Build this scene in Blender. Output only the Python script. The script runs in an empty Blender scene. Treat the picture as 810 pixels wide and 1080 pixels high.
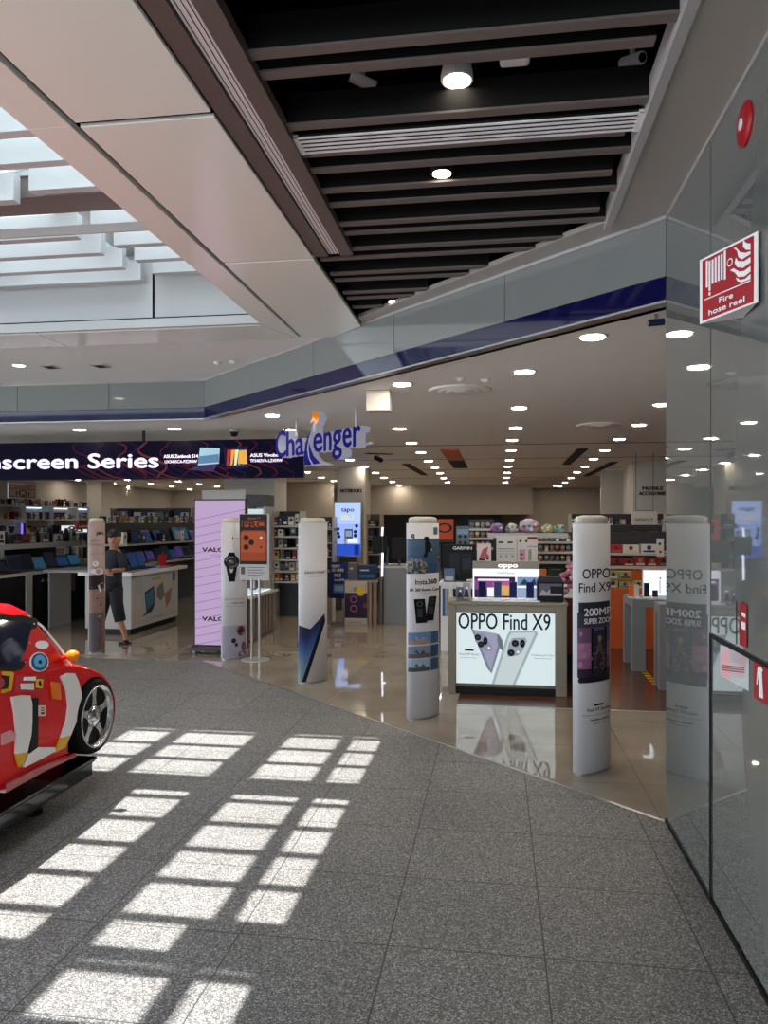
import bpy, math, random
from mathutils import Vector, Matrix
random.seed(7)
C = bpy.context.scene.collection
SC = bpy.context.scene
TH = math.atan(119/810); CT, ST = math.cos(TH), math.sin(TH)
H, HY, F = 1.65, 550.0, 810.0

# ---------------------------------------------------------------- camera, world, sun, exposure
cam_d = bpy.data.cameras.new('camera'); cam = bpy.data.objects.new('camera', cam_d); C.objects.link(cam)
cam_d.sensor_fit = 'AUTO'; cam_d.sensor_width = 36; cam_d.lens = 27.0; cam_d.shift_y = 10/1080
cam_d.clip_start = 0.05; cam_d.clip_end = 200
cam.location = (0, 0, H); cam.rotation_euler = (math.pi/2, 0, TH)
SC.camera = cam
SC.view_settings.view_transform = 'Standard'; SC.view_settings.look = 'None'
SC.view_settings.gamma = 1; SC.view_settings.use_curve_mapping = False
SC.view_settings.exposure = 0.3
SC.cycles.use_denoising = True
SC.cycles.max_bounces = 10; SC.cycles.diffuse_bounces = 6; SC.cycles.sample_clamp_indirect = 6
w = bpy.data.worlds.new('sky'); SC.world = w; w.use_nodes = True
bg = w.node_tree.nodes['Background']; bg.inputs[0].default_value = (.80, .91, 1, 1); bg.inputs[1].default_value = 4.6
sl = bpy.data.lights.new('sun', 'SUN'); sl.energy = 12.0; sl.angle = math.radians(.55); sl.color = (1, .98, .95)
so = bpy.data.objects.new('sun', sl); C.objects.link(so)
so.rotation_euler = Vector((-.33, 0.0, 1)).to_track_quat('Z', 'Y').to_euler(); so.location = (-2, 3, 8)

# ---------------------------------------------------------------- materials
def lin(h):
    if isinstance(h, str):
        h = [int(h[i:i+2], 16)/255 for i in (0, 2, 4)]
        return tuple(c/12.92 if c <= .04045 else ((c+.055)/1.055)**2.4 for c in h)
    return h
MATS = {}
def mat(name, col='808080', rough=.5, metal=0, emit=0, spec=.5, coat=0, noise=0, nscale=40, alpha=None, trans=0, ior=None):
    if name in MATS: return MATS[name]
    m = bpy.data.materials.new(name); m.use_nodes = True; MATS[name] = m
    nt = m.node_tree; b = nt.nodes['Principled BSDF']; c = lin(col)
    b.inputs['Base Color'].default_value = (*c, 1); b.inputs['Roughness'].default_value = rough
    b.inputs['Metallic'].default_value = metal; b.inputs['Specular IOR Level'].default_value = spec
    b.inputs['Coat Weight'].default_value = coat
    if ior: b.inputs['IOR'].default_value = ior
    if trans: b.inputs['Transmission Weight'].default_value = trans
    if emit:
        b.inputs['Base Color'].default_value = (c[0]*.15, c[1]*.15, c[2]*.15, 1); b.inputs['Specular IOR Level'].default_value = .03
        b.inputs['Emission Color'].default_value = (*c, 1); b.inputs['Emission Strength'].default_value = emit
    if noise:
        n = nt.nodes.new('ShaderNodeTexNoise'); n.inputs['Scale'].default_value = nscale; n.inputs['Detail'].default_value = 4
        tc = nt.nodes.new('ShaderNodeTexCoord'); nt.links.new(tc.outputs['Object'], n.inputs['Vector'])
        r = nt.nodes.new('ShaderNodeMapRange'); r.inputs['To Min'].default_value = 1-noise; r.inputs['To Max'].default_value = 1+noise
        nt.links.new(n.outputs['Fac'], r.inputs['Value'])
        mx = nt.nodes.new('ShaderNodeVectorMath'); mx.operation = 'SCALE'; mx.inputs[0].default_value = c
        nt.links.new(r.outputs[0], mx.inputs['Scale']); nt.links.new(mx.outputs[0], b.inputs['Base Color'])
    return m

def joints(nt, uoff, voff, pu, pv, wd, vec=None):
    """1 on the joint lines of a rectangular grid, else 0"""
    N, L = nt.nodes, nt.links
    tc = N.new('ShaderNodeTexCoord'); sep = N.new('ShaderNodeSeparateXYZ'); L.new(vec or tc.outputs['Object'], sep.inputs[0])
    outs = []
    for ax, off, p in (('X', uoff, pu), ('Y', voff, pv)):
        a = N.new('ShaderNodeMath'); a.operation = 'SUBTRACT'; L.new(sep.outputs[ax], a.inputs[0]); a.inputs[1].default_value = off
        q = N.new('ShaderNodeMath'); q.operation = 'PINGPONG'; L.new(a.outputs[0], q.inputs[0]); q.inputs[1].default_value = p/2
        t = N.new('ShaderNodeMath'); t.operation = 'LESS_THAN'; L.new(q.outputs[0], t.inputs[0]); t.inputs[1].default_value = wd/2
        outs.append(t)
    m = N.new('ShaderNodeMath'); m.operation = 'MAXIMUM'; L.new(outs[0].outputs[0], m.inputs[0]); L.new(outs[1].outputs[0], m.inputs[1])
    return m.outputs[0], tc

def mat_granite():
    m = mat('granite', '7d7872', .55); nt = m.node_tree; N, L = nt.nodes, nt.links; b = N['Principled BSDF']
    j, tc = joints(nt, -.42, 2.96, .6, .58, .006)
    v = N.new('ShaderNodeTexVoronoi'); v.inputs['Scale'].default_value = 200; L.new(tc.outputs['Object'], v.inputs['Vector'])
    sepc = N.new('ShaderNodeSeparateColor'); L.new(v.outputs['Color'], sepc.inputs[0])
    ra = N.new('ShaderNodeValToRGB'); L.new(sepc.outputs[0], ra.inputs[0])
    e = ra.color_ramp.elements; e[0].position = 0; e[0].color = (*lin('424140'), 1); e[1].position = 1; e[1].color = (*lin('cbc9c4'), 1)
    x = e.new(.35); x.color = (*lin('6b6967'), 1); x = e.new(.75); x.color = (*lin('8e8c89'), 1)
    n = N.new('ShaderNodeTexNoise'); n.inputs['Scale'].default_value = 1.3; n.inputs['Detail'].default_value = 5; L.new(tc.outputs['Object'], n.inputs['Vector'])
    r = N.new('ShaderNodeMapRange'); r.inputs['To Min'].default_value = .58; r.inputs['To Max'].default_value = .86; L.new(n.outputs['Fac'], r.inputs['Value'])
    # slightly different shade per slab
    sn = N.new('ShaderNodeVectorMath'); sn.operation = 'SNAP'; sh = N.new('ShaderNodeVectorMath'); sh.operation = 'ADD'; sh.inputs[1].default_value = (.42, -2.96, 0)
    L.new(tc.outputs['Object'], sh.inputs[0]); L.new(sh.outputs[0], sn.inputs[0]); sn.inputs[1].default_value = (.6, .58, 10)
    wn = N.new('ShaderNodeTexWhiteNoise'); L.new(sn.outputs[0], wn.inputs['Vector'])
    r2 = N.new('ShaderNodeMapRange'); r2.inputs['To Min'].default_value = .93; r2.inputs['To Max'].default_value = 1.07; L.new(wn.outputs['Value'], r2.inputs['Value'])
    mu = N.new('ShaderNodeMath'); mu.operation = 'MULTIPLY'; L.new(r.outputs[0], mu.inputs[0]); L.new(r2.outputs[0], mu.inputs[1])
    sc = N.new('ShaderNodeVectorMath'); sc.operation = 'SCALE'; L.new(ra.outputs[0], sc.inputs[0]); L.new(mu.outputs[0], sc.inputs['Scale'])
    mx = N.new('ShaderNodeMix'); mx.data_type = 'RGBA'; L.new(j, mx.inputs[0]); L.new(sc.outputs[0], mx.inputs[6]); mx.inputs[7].default_value = (*lin('35322f'), 1)
    L.new(mx.outputs[2], b.inputs['Base Color'])
    return m
def mat_tile():
    m = mat('polished_tile', 'b3a795', .025, spec=1.0); nt = m.node_tree; N, L = nt.nodes, nt.links; b = N['Principled BSDF']
    j, tc = joints(nt, .1, .2, .8, .8, .004)
    n = N.new('ShaderNodeTexNoise'); n.inputs['Scale'].default_value = 2; n.inputs['Detail'].default_value = 6; L.new(tc.outputs['Object'], n.inputs['Vector'])
    ra = N.new('ShaderNodeValToRGB'); L.new(n.outputs['Fac'], ra.inputs[0]); e = ra.color_ramp.elements
    e[0].position = .3; e[0].color = (*lin('8f8475'), 1); e[1].position = .7; e[1].color = (*lin('a39888'), 1)
    mx = N.new('ShaderNodeMix'); mx.data_type = 'RGBA'; L.new(j, mx.inputs[0]); L.new(ra.outputs[0], mx.inputs[6]); mx.inputs[7].default_value = (*lin('6f6659'), 1)
    L.new(mx.outputs[2], b.inputs['Base Color']); return m
def mat_wood():
    m = mat('wood_planks', '5a3422', .22); nt = m.node_tree; N, L = nt.nodes, nt.links; b = N['Principled BSDF']
    tc = N.new('ShaderNodeTexCoord')
    br = N.new('ShaderNodeTexBrick'); L.new(tc.outputs['Object'], br.inputs['Vector']); br.offset = .37
    br.inputs['Scale'].default_value = 1; br.inputs['Brick Width'].default_value = 1.2; br.inputs['Row Height'].default_value = .12; br.inputs['Mortar Size'].default_value = .003
    br.inputs['Color1'].default_value = (*lin('5b3725'), 1); br.inputs['Color2'].default_value = (*lin('472a1d'), 1); br.inputs['Mortar'].default_value = (*lin('241510'), 1)
    L.new(br.outputs[0], b.inputs['Base Color']); return m
GRAN, TILE, WOOD = mat_granite(), mat_tile(), mat_wood()
K = {
 'panel': mat('ceiling_panel_enamel', 'ecf0e6', .14), 'plaster': mat('white_plaster', 'ebe9e5', .7), 'shopceil': mat('shop_ceiling_paint', 'f3f1ec', .75),
 'white': mat('white_paint', 'd6d8d6', .6), 'fin': mat('fin_paint', 'b4b9b9', .6), 'lampm': mat('small_lamp_lens', 'fff1dc', emit=10), 'black': mat('black_matt', '0e0e10', .5, spec=.2), 'void': mat('void_black', '0a0a0a', .9, spec=.03),
 'slat': mat('slat_brown', '6b615d', .6), 'slatdark': mat('dark_grey_metal', '161515', .6, spec=.2), 'brown': mat('brown_aluminium', '63564f', .45, noise=.08, nscale=15),
 'greyglass': mat('grey_back_painted_glass', '6e716f', .02, spec=.9, coat=.35), 'fasciaglass': mat('fascia_grey_glass', '7a7d7b', .05, spec=.7),
 'blue': mat('navy_blue_glass', '121240', .06, spec=.7), 'soffit': mat('soffit_grey', 'a8a49c', .35), 'alu': mat('brushed_aluminium', 'a5a4a2', .3, .9),
 'chrome': mat('chrome', 'cfd0d2', .12, 1), 'lamp': mat('lamp_lens', 'fff1dc', emit=120), 'lampw': mat('warm_lamp_lens', 'ffe9b8', emit=9),
 'red': mat('sign_red', 'a30f1e', .4), 'signwhite': mat('sign_white', 'f0eeee', .5), 'pylon': mat('pylon_card', 'c9c7ca', .5), 'cap': mat('cream_plastic', 'cfc9bc', .45),
 'ink': mat('black_ink', '101116', .5, spec=.15), 'greyink': mat('grey_ink', '505058', .5, spec=.2), 'wall': mat('beige_wall_paint', 'a0968a', .8, noise=.04, nscale=3),
 'wallw': mat('pale_wall_paint', 'aaa49b', .8), 'orange': mat('orange_laminate', 'c4561a', .5), 'grey': mat('grey_laminate', '777a7c', .4), 'dgrey': mat('charcoal_laminate', '303234', .45, spec=.3),
 'lgrey': mat('light_grey_laminate', 'a9a8a5', .45), 'khaki': mat('khaki_metal', '7d7667', .4), 'wood': mat('oak_laminate', '84705a', .5, noise=.15, nscale=9),
 'carred': mat('car_red_paint', 'dc0010', .3, coat=.12, spec=.2), 'rubber': mat('tyre_rubber', '0f0f0f', .8, spec=.2), 'rim': mat('silver_alloy', 'c8c8ca', .22, .85),
 'plat': mat('gloss_black_lacquer', '070708', .12, spec=.4), 'yellow': mat('yellow_paint', 'e0b010', .35), 'amber': mat('amber_plastic', 'f07a10', .25), 'tinted': mat('tinted_screen', '10203a', .04, spec=.9),
 'skin': mat('skin', 'a9775c', .6), 'hair': mat('black_hair', '15110f', .7), 'tee': mat('charcoal_cotton', '222530', .9), 'shorts': mat('black_cotton', '17181d', .9),
 'glass': mat('clear_glass', 'e8f4f4', .02, trans=1, ior=1.45),
}
def hexm(h, emit=0, rough=.5): return mat(('lit_' if emit else 'print_')+h+(str(emit) if emit else ''), h, rough, emit=emit, spec=.2)

# ---------------------------------------------------------------- geometry helpers
def P(px, py, Y):                      # a point Y metres in front of the lens
    X = (px-405)/F*Y
    return Vector((X*CT-Y*ST, X*ST+Y*CT, H+(HY-py)/F*Y))
def G(px, py, z=0): return P(px, py, (H-z)*F/(py-HY))
def onU(px, py, u):                    # on the plane u = const
    return P(px, py, u/((px-405)/F*CT-ST))
def onV(px, py, v): return P(px, py, v/((px-405)/F*ST+CT))

class Flat:
    """a flat working plane: a to the right, b up, d out towards the viewer"""
    def __init__(s, o, ax, n=None):
        s.o = Vector(o); s.ax = Vector(ax).normalized(); s.az = Vector((0, 0, 1)); s.n = Vector(n) if n else s.ax.cross(s.az)
    def pt(s, a, b, d=0): return s.o + s.ax*a + s.az*b + s.n*d
class Lens:
    """the outward face of a lens-shaped pylon cover; a runs -.17 .. .17 from its left to its right outline as met from the mall"""
    def __init__(s, o, n_axis, d_axis, A, B):
        s.o = Vector(o); s.nx = Vector(n_axis); s.dx = Vector(d_axis); s.A = A; s.B = B
        v = Vector((s.o.x, s.o.y, 0)).normalized(); t = Vector((v.y, -v.x, 0)); s.p0 = math.atan2(B*s.dx.dot(t), A*s.nx.dot(t))
    def pt(s, a, b, d=0):
        f = (a+.17)/.34
        ph = s.p0+math.acos(max(-1, 1-2*(1-f)))*1.0 if f <= 1 else s.p0-(f-1)*3
        if f <= 1: ph = s.p0+math.acos(min(1, max(-1, 2*f-1)))
        n = (s.nx*(math.cos(ph)/s.A)+s.dx*(math.sin(ph)/s.B)).normalized()
        return s.o+s.nx*(s.A*math.cos(ph))+s.dx*(s.B*math.sin(ph))+n*d+Vector((0, 0, b))
_tc = {}
def text_geo(st):
    if st in _tc: return _tc[st]
    cu = bpy.data.curves.new('t', 'FONT'); cu.body = st; cu.size = 1; cu.resolution_u = 3
    o = bpy.data.objects.new('t', cu); me = o.to_mesh()
    vs = [tuple(v.co) for v in me.vertices]; fs = [tuple(p.vertices) for p in me.polygons]
    o.to_mesh_clear(); bpy.data.objects.remove(o); bpy.data.curves.remove(cu)
    _tc[st] = (vs, fs); return _tc[st]

class MB:
    def __init__(s): s.v = []; s.f = []; s.mi = []; s.m = []
    def idx(s, m):
        if isinstance(m, str): m = K.get(m) or hexm(m)
        if m not in s.m: s.m.append(m)
        return s.m.index(m)
    def add(s, vs, fs, m):
        k = len(s.v); s.v += [Vector(x) for x in vs]; i = s.idx(m)
        for f in fs: s.f.append(tuple(k+a for a in f)); s.mi.append(i)
        return s
    def box(s, x0, x1, y0, y1, z0, z1, m):
        vs = [(x, y, z) for z in (z0, z1) for x, y in ((x0, y0), (x1, y0), (x1, y1), (x0, y1))]
        return s.add(vs, [(3, 2, 1, 0), (4, 5, 6, 7), (0, 1, 5, 4), (1, 2, 6, 5), (2, 3, 7, 6), (3, 0, 4, 7)], m)
    def prism(s, pts, z0, z1, m):
        n = len(pts); vs = [(x, y, z0) for x, y in pts]+[(x, y, z1) for x, y in pts]
        return s.add(vs, [tuple(range(n))[::-1], tuple(range(n, 2*n))]+[(i, (i+1) % n, n+(i+1) % n, n+i) for i in range(n)], m)
    def obox(s, fr, a0, a1, b0, b1, d0, d1, m):
        vs = [fr.pt(a, b, d) for b in (b0, b1) for a, d in ((a0, d1), (a1, d1), (a1, d0), (a0, d0))]
        return s.add(vs, [(3, 2, 1, 0), (4, 5, 6, 7), (0, 1, 5, 4), (1, 2, 6, 5), (2, 3, 7, 6), (3, 0, 4, 7)], m)
    def slab(s, fr, pts, d0, d1, m):    # an outline in the plane given thickness
        n = len(pts); vs = [fr.pt(a, b, d1) for a, b in pts]+[fr.pt(a, b, d0) for a, b in pts]
        return s.add(vs, [tuple(range(n)), tuple(range(n, 2*n))[::-1]]+[(i, n+i, n+(i+1) % n, (i+1) % n) for i in range(n)], m)
    def rect(s, fr, a0, b0, a1, b1, m, d=.002, n=1):
        vs = []
        for i in range(n+1):
            a = a0+(a1-a0)*i/n; vs += [fr.pt(a, b0, d), fr.pt(a, b1, d)]
        return s.add(vs, [(2*i, 2*i+2, 2*i+3, 2*i+1) for i in range(n)], m)
    def poly(s, fr, pts, m, d=.003): return s.add([fr.pt(a, b, d) for a, b in pts], [tuple(range(len(pts)))], m)
    def disc(s, fr, a, b, r, m, d=.004, ry=None, n=16):
        ry = ry or r
        return s.poly(fr, [(a+r*math.cos(t*6.2832/n), b+ry*math.sin(t*6.2832/n)) for t in range(n)], m, d)
    def text(s, fr, st, a, b, h, m, d=.005, al='L', w=None, sh=0, ext=0, bold=0):
        vs, fs = text_geo(st); x0 = min(v[0] for v in vs); x1 = max(v[0] for v in vs)
        k = h/.72; kx = k if w is None else w/(x1-x0)
        off = a - x0*kx if al == 'L' else (a-(x0+x1)/2*kx if al == 'C' else a-x1*kx)
        for bx, by in ((0, 0),) if not bold else ((-bold, 0), (bold, 0), (0, bold*.7), (0, -bold*.7)):
            q = [(v[0]*kx+off+bx+sh*v[1]*k, b+v[1]*k+by) for v in vs]
            dd = d+(.0004 if bx > 0 else 0)+(.0002 if by > 0 else 0)+(.0003 if by < 0 else 0)
            s.add([fr.pt(x, y, dd) for x, y in q], fs, m)
        return s
    def tube(s, pts, r, m, n=10, cap=True):
        pts = [Vector(p) for p in pts]; k = len(pts); rs = r if isinstance(r, (list, tuple)) else [r]*k; vs = []
        for i, p in enumerate(pts):
            t = (pts[min(i+1, k-1)]-pts[max(i-1, 0)]).normalized(); a = t.orthogonal().normalized() if i == 0 else (a-t*a.dot(t)).normalized(); b = t.cross(a)
            vs += [p+(a*math.cos(j*6.2832/n)+b*math.sin(j*6.2832/n))*rs[i] for j in range(n)]
        fs = [(i*n+j, i*n+(j+1) % n, (i+1)*n+(j+1) % n, (i+1)*n+j) for i in range(k-1) for j in range(n)]
        if cap: fs += [tuple(range(n))[::-1], tuple(range((k-1)*n, k*n))]
        return s.add(vs, fs, m)
    def lathe(s, o, prof, m, n=20, axis=(0, 0, 1), sx=1):
        ax = Vector(axis).normalized(); a = ax.orthogonal().normalized(); b = ax.cross(a); o = Vector(o); vs = []
        for r, h in prof: vs += [o+ax*h+(a*math.cos(j*6.2832/n)+b*math.sin(j*6.2832/n))*r for j in range(n)]
        k = len(prof)
        return s.add(vs, [(i*n+j, i*n+(j+1) % n, (i+1)*n+(j+1) % n, (i+1)*n+j) for i in range(k-1) for j in range(n)]+[tuple(range(n))[::-1], tuple(range((k-1)*n, k*n))], m)
    def ell(s, o, rx, ry, rz, m, n=14, k=8, bump=0):
        o = Vector(o); vs = []
        for i in range(k+1):
            ph = -math.pi/2+math.pi*i/k
            for j in range(n):
                q = 1+bump*random.uniform(-1, 1); vs.append(o+Vector((rx*math.cos(ph)*math.cos(j*6.2832/n)*q, ry*math.cos(ph)*math.sin(j*6.2832/n)*q, rz*math.sin(ph)*q)))
        return s.add(vs, [(i*n+j, i*n+(j+1) % n, (i+1)*n+(j+1) % n, (i+1)*n+j) for i in range(k) for j in range(n)], m)
    def build(s, name, parent=None, smooth=False, bevel=0, kind=None):
        me = bpy.data.meshes.new(name); loc = Vector(parent['_l']) if parent is not None and '_l' in parent else Vector((0, 0, 0))
        me.from_pydata([v-loc for v in s.v], [], s.f)
        for m in s.m: me.materials.append(m)
        for p, i in zip(me.polygons, s.mi): p.material_index = i; p.use_smooth = smooth
        o = bpy.data.objects.new(name, me); C.objects.link(o)
        if parent is not None: o.parent = parent
        if '_l' not in o: o['_l'] = tuple(loc)
        if bevel:
            b = o.modifiers.new('b', 'BEVEL'); b.width = bevel; b.segments = 3; b.limit_method = 'ANGLE'; b.harden_normals = False
        if kind: o['kind'] = kind
        return o
def tag(o, label, cat, group=None):
    o['label'] = label; o['category'] = cat
    if group: o['group'] = group
    return o
def thing(name, loc, label, cat, group=None):
    o = bpy.data.objects.new(name, None); C.objects.link(o); o.location = loc; o['_l'] = tuple(loc); o.empty_display_size = .1
    return tag(o, label, cat, group)
def solo(name, mb, label, cat, group=None, **k):
    """a thing that is one mesh, its origin at its base"""
    xs = [v.x for v in mb.v]; ys = [v.y for v in mb.v]; zs = [v.z for v in mb.v]
    l = Vector(((min(xs)+max(xs))/2, (min(ys)+max(ys))/2, min(zs)))
    for i in range(len(mb.v)): mb.v[i] = mb.v[i]-l
    o = mb.build(name, None, **k); o.location = l; o['_l'] = tuple(l); return tag(o, label, cat, group)
def copy_thing(src, loc, label=None, group=None):
    r = src.copy(); C.objects.link(r); r.location = loc
    if label: r['label'] = label
    if group: r['group'] = group
    for ch in src.children:
        c = ch.copy(); C.objects.link(c); c.parent = r
        for g in ch.children:
            e = g.copy(); C.objects.link(e); e.parent = c
    return r
def struct(name, mb, **k): return mb.build(name, None, kind='structure', **k)
_tn = [0]
def trim(mb, **k): _tn[0] += 1; return struct('trim_%d' % _tn[0], mb, **k)

CORN = Vector((.92, 4.40)); KINK = Vector((-3.42, 8.66)); DD = (KINK-CORN).normalized()
def diag_v(u): return CORN.y+(CORN.x-u)*(KINK.y-CORN.y)/(CORN.x-KINK.x)
ZC = 2.90     # shop ceiling
exec_parts = []
# ================================================================ STRUCTURE
LW, BW, RW = -13.0, 29.5, 9.0
# floors
struct('floor', MB().prism([(-16, -12), (1.4, -12), (1.4, 4.2), tuple(CORN), tuple(KINK), (-16, 8.66)], -.1, 0, GRAN))
struct('floor_shop', MB().prism([tuple(CORN), (RW, 4.40), (RW, 6.93), (-.35, 6.93), (-.35, BW), (LW, BW), (LW, 8.66), tuple(KINK)], -.1, .001, TILE))
struct('floor_wood', MB().prism([(-.35, 6.93), (RW, 6.93), (RW, BW), (-.35, BW)], -.1, .001, WOOD))
trim(MB().box(-.35, RW, 6.915, 6.94, .001, .004, 'alu'))
a, b = Vector((CORN.x, CORN.y, 0)), Vector((KINK.x, KINK.y, 0))
m = MB(); nrm = Vector((-DD.y, DD.x))*.012
m.prism([(CORN.x-nrm.x, CORN.y-nrm.y), (CORN.x+nrm.x, CORN.y+nrm.y), (KINK.x+nrm.x, KINK.y+nrm.y), (KINK.x-nrm.x, KINK.y-nrm.y)], .0005, .0035, 'alu'); trim(m)
# mall ceiling: enamel panels with black gaps around the skylight
gap = MB().prism([(-1.95, -7), (-1.125, -7), (-1.13, 6.4), (-1.5, 6.75), (-13, 6.75), (-13, 6.26), (-1.95, 6.26)], 3.33, 3.36, 'void'); struct('ceiling_backing', gap)
js = [-6.9, -4.0, -2.24, -.52, 1.24, 2.98, 4.71]
m = MB()
for v0, v1 in zip(js, js[1:]): m.box(-1.728, -1.14, v0+.017, v1-.017, 3.3, 3.318, 'panel')
m.prism([(-1.728, 4.722), (-1.14, 4.722), (-1.14, 6.41), (-1.46, 6.74), (-1.728, 6.74)], 3.3, 3.33, 'panel')
struct('ceiling_panels', m, bevel=.004)
m = MB()
for v0, v1 in zip(js, js[1:]): m.box(-1.955, -1.760, v0+.002, v1-.002, 3.3, 3.33, 'panel')
m.prism([(-1.955, 4.712), (-1.757, 4.712), (-1.757, 6.74), (-1.955, 6.25)], 3.3, 3.33, 'panel')
for u0, u1 in ((-4.0, -1.97), (-7.5, -4.01), (-12.9, -7.51)): m.prism([(u0, 6.25), (u1, 6.25), (u1+(.2 if u1 > -2 else 0), 6.73), (u0, 6.73)], 3.3, 3.33, 'panel')
struct('ceiling_border', m, bevel=.003)
# skylight well walls
m = MB(); m.box(-1.96, -1.90, -7, 6.2, 3.331, 4.9, 'fin'); m.box(-7.2, -1.9, 6.2, 6.26, 3.39, 4.9, 'fin'); m.box(-7.26, -7.2, -7, 6.26, 3.3, 4.9, 'fin'); m.box(-7.2, -1.9, -7, -6.94, 3.3, 4.9, 'fin')
m.box(-7.2, -1.96, 6.17, 6.2, 3.3, 3.375, 'fin'); m.box(-7.2, -1.96, 6.19, 6.2, 3.375, 3.39, 'void'); m.box(-2.905, -2.89, 6.19, 6.201, 3.39, 4.0, 'void'); m.box(-5.2, -5.185, 6.19, 6.201, 3.39, 4.0, 'void')
struct('wall_skylight', m)
# roof slab round the well
m = MB(); m.box(-1.9, RW, -7, BW, 4.5, 4.6, 'void'); m.box(-13, -7.26, -7, 9, 4.5, 4.6, 'void'); m.box(-7.26, -1.9, 6.26, 9, 4.5, 4.6, 'void'); m.box(-13, -7.26, -7, 6.26, 3.3, 3.36, 'plaster'); struct('ceiling_slab', m)
# skylight fins, hollow white louvre beams
def fin(u0, u1, v, z0, z1, t=.035): return MB().box(u0, u1, v-t, v+t, z0, z1, 'fin')
rows = [6.06, 5.74, 5.41, 5.08, 4.36, 4.02, 3.69, 3.35, 3.02, 2.66, 2.33, 2.0, 1.66, 1.3, .95, .6, .25, -.1, -.5, -.9, -1.3, -1.7, -2.2, -2.7, -3.2, -3.8, -4.4, -5.0, -5.6, -6.2]
for i, v in enumerate(rows):
    zl = 3.66 if v > 4.5 else 3.62; far = 0 if v < 2.9 else 1
    trim(fin(-7.2, -2.93, v-.0, zl, zl+.17), bevel=.003)
    trim(fin(-2.83, -1.96, v+.0, zl+.05, zl+.2), bevel=.003)
m = MB()
for u0, u1 in ((-3.15, -2.95), (-3.83, -3.78), (-4.45, -4.25), (-5.1, -5.05), (-6.0, -5.8)): m.box(u0, u1, -6.9, 6.2, 3.93, 4.2, 'fin')
m.box(-2.47, -2.42, -6.9, 6.2, 3.93, 4.1, 'fin'); m.box(-7.2, -1.96, 5.79, 6.2, 4.3, 4.36, 'fin'); struct('ceiling_beams_and_sun_block', m)  # last plate: added high out of view to block sun at the far end
trim(MB().box(-7.2, -1.96, 4.48, 4.74, 3.70, 3.83, 'slat').box(-7.2, -1.96, 4.46, 4.76, 3.83, 3.86, 'fin'))
trim(MB().box(-7.2, -1.96, 2.70, 2.80, 3.62, 3.86, 'slat').box(-2.45, -1.96, 2.80, 2.99, 3.62, 3.86, 'slat').box(-7.2, -3.72, 2.80, 2.99, 3.62, 3.86, 'slat'))  # beam pieces added out of view to shape the nearest sun patches
trim(MB().box(-7.2, -1.96, 4.80, 4.815, 3.58, 3.64, 'lgrey'))
# plasterboard ceiling in front of the left fascia
m = MB().prism([(-13, 6.755), (-1.475, 6.755), (KINK.x, KINK.y-.02), (-13, 8.66)], 3.32, 3.36, 'plaster'); struct('ceiling_left', m)
# soffit strip along the glazed wall and the diagonal
m = MB().prism([(.62, -7), (1.4, -7), (1.4, 4.40), (.92, 4.40), (.62, 4.40)], 3.33, 3.36, 'soffit')
m.prism([(.62, 4.40), (.92, 4.40), (.62, diag_v(.62))], 3.33, 3.36, 'soffit')
o1 = Vector((CORN.x, CORN.y))+Vector((-.3, 0)); 
m.prism([(.62, 4.42), (.62, diag_v(.62)), (-1.46, 6.74), (-1.46+0.0, 6.74-.16)], 3.33, 3.36, 'soffit'); struct('ceiling_soffit', m)
trim(MB().box(.60, .64, -7, 4.5, 3.30, 3.42, 'lgrey'))
# brown border with the light slot
trim(MB().box(-1.13, -1.045, -7, 4.71, 3.31, 3.36, 'brown')); trim(MB().box(-.965, -.885, -7, 4.71, 3.31, 3.36, 'brown'))
m = MB().box(-1.04, -.97, -7, 4.71, 3.325, 3.35, 'signwhite')
for q in (-1.027, -1.005, -.985): m.box(q-.001, q+.001, -7, 4.71, 3.322, 3.326, 'slatdark')
trim(m)
m = MB(); m.box(-1.12, -1.09, -7, 6.4, 3.36, 4.5, 'void'); m.box(.66, .7, -7, 4.6, 3.36, 4.5, 'void'); m.box(-1.1, .68, -7, 6.6, 4.2, 4.24, 'void')
m.prism([(.7, 4.6), (.74, 4.66), (-1.46, 6.82), (-1.5, 6.76)], 3.36, 4.5, 'void'); struct('ceiling_void', m)
# slats
ys = [.4, .72, .9, 1.25, 1.45, 1.8, 2.05, 2.37, 2.71, 2.84, 3.23, 3.48, 3.65, 3.88, 4.06, 4.33, 4.47, 4.73, 4.89, 5.19, 5.33, 5.63, 5.77, 6.02]
for i, y in enumerate(ys):
    v = y*.99; ue = min(.6, CORN.x-(v+.02-CORN.y)/(KINK.y-CORN.y)*(CORN.x-KINK.x)-.15); u0 = -.885 if v < 4.7 else -1.125
    if i % 2: ue -= .05
    m = MB().box(u0, ue, v-.021, v+.021, 3.345, 3.47, 'slatdark').box(u0, ue, v-.026, v+.026, 3.335, 3.345, 'slat'); trim(m)
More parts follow.
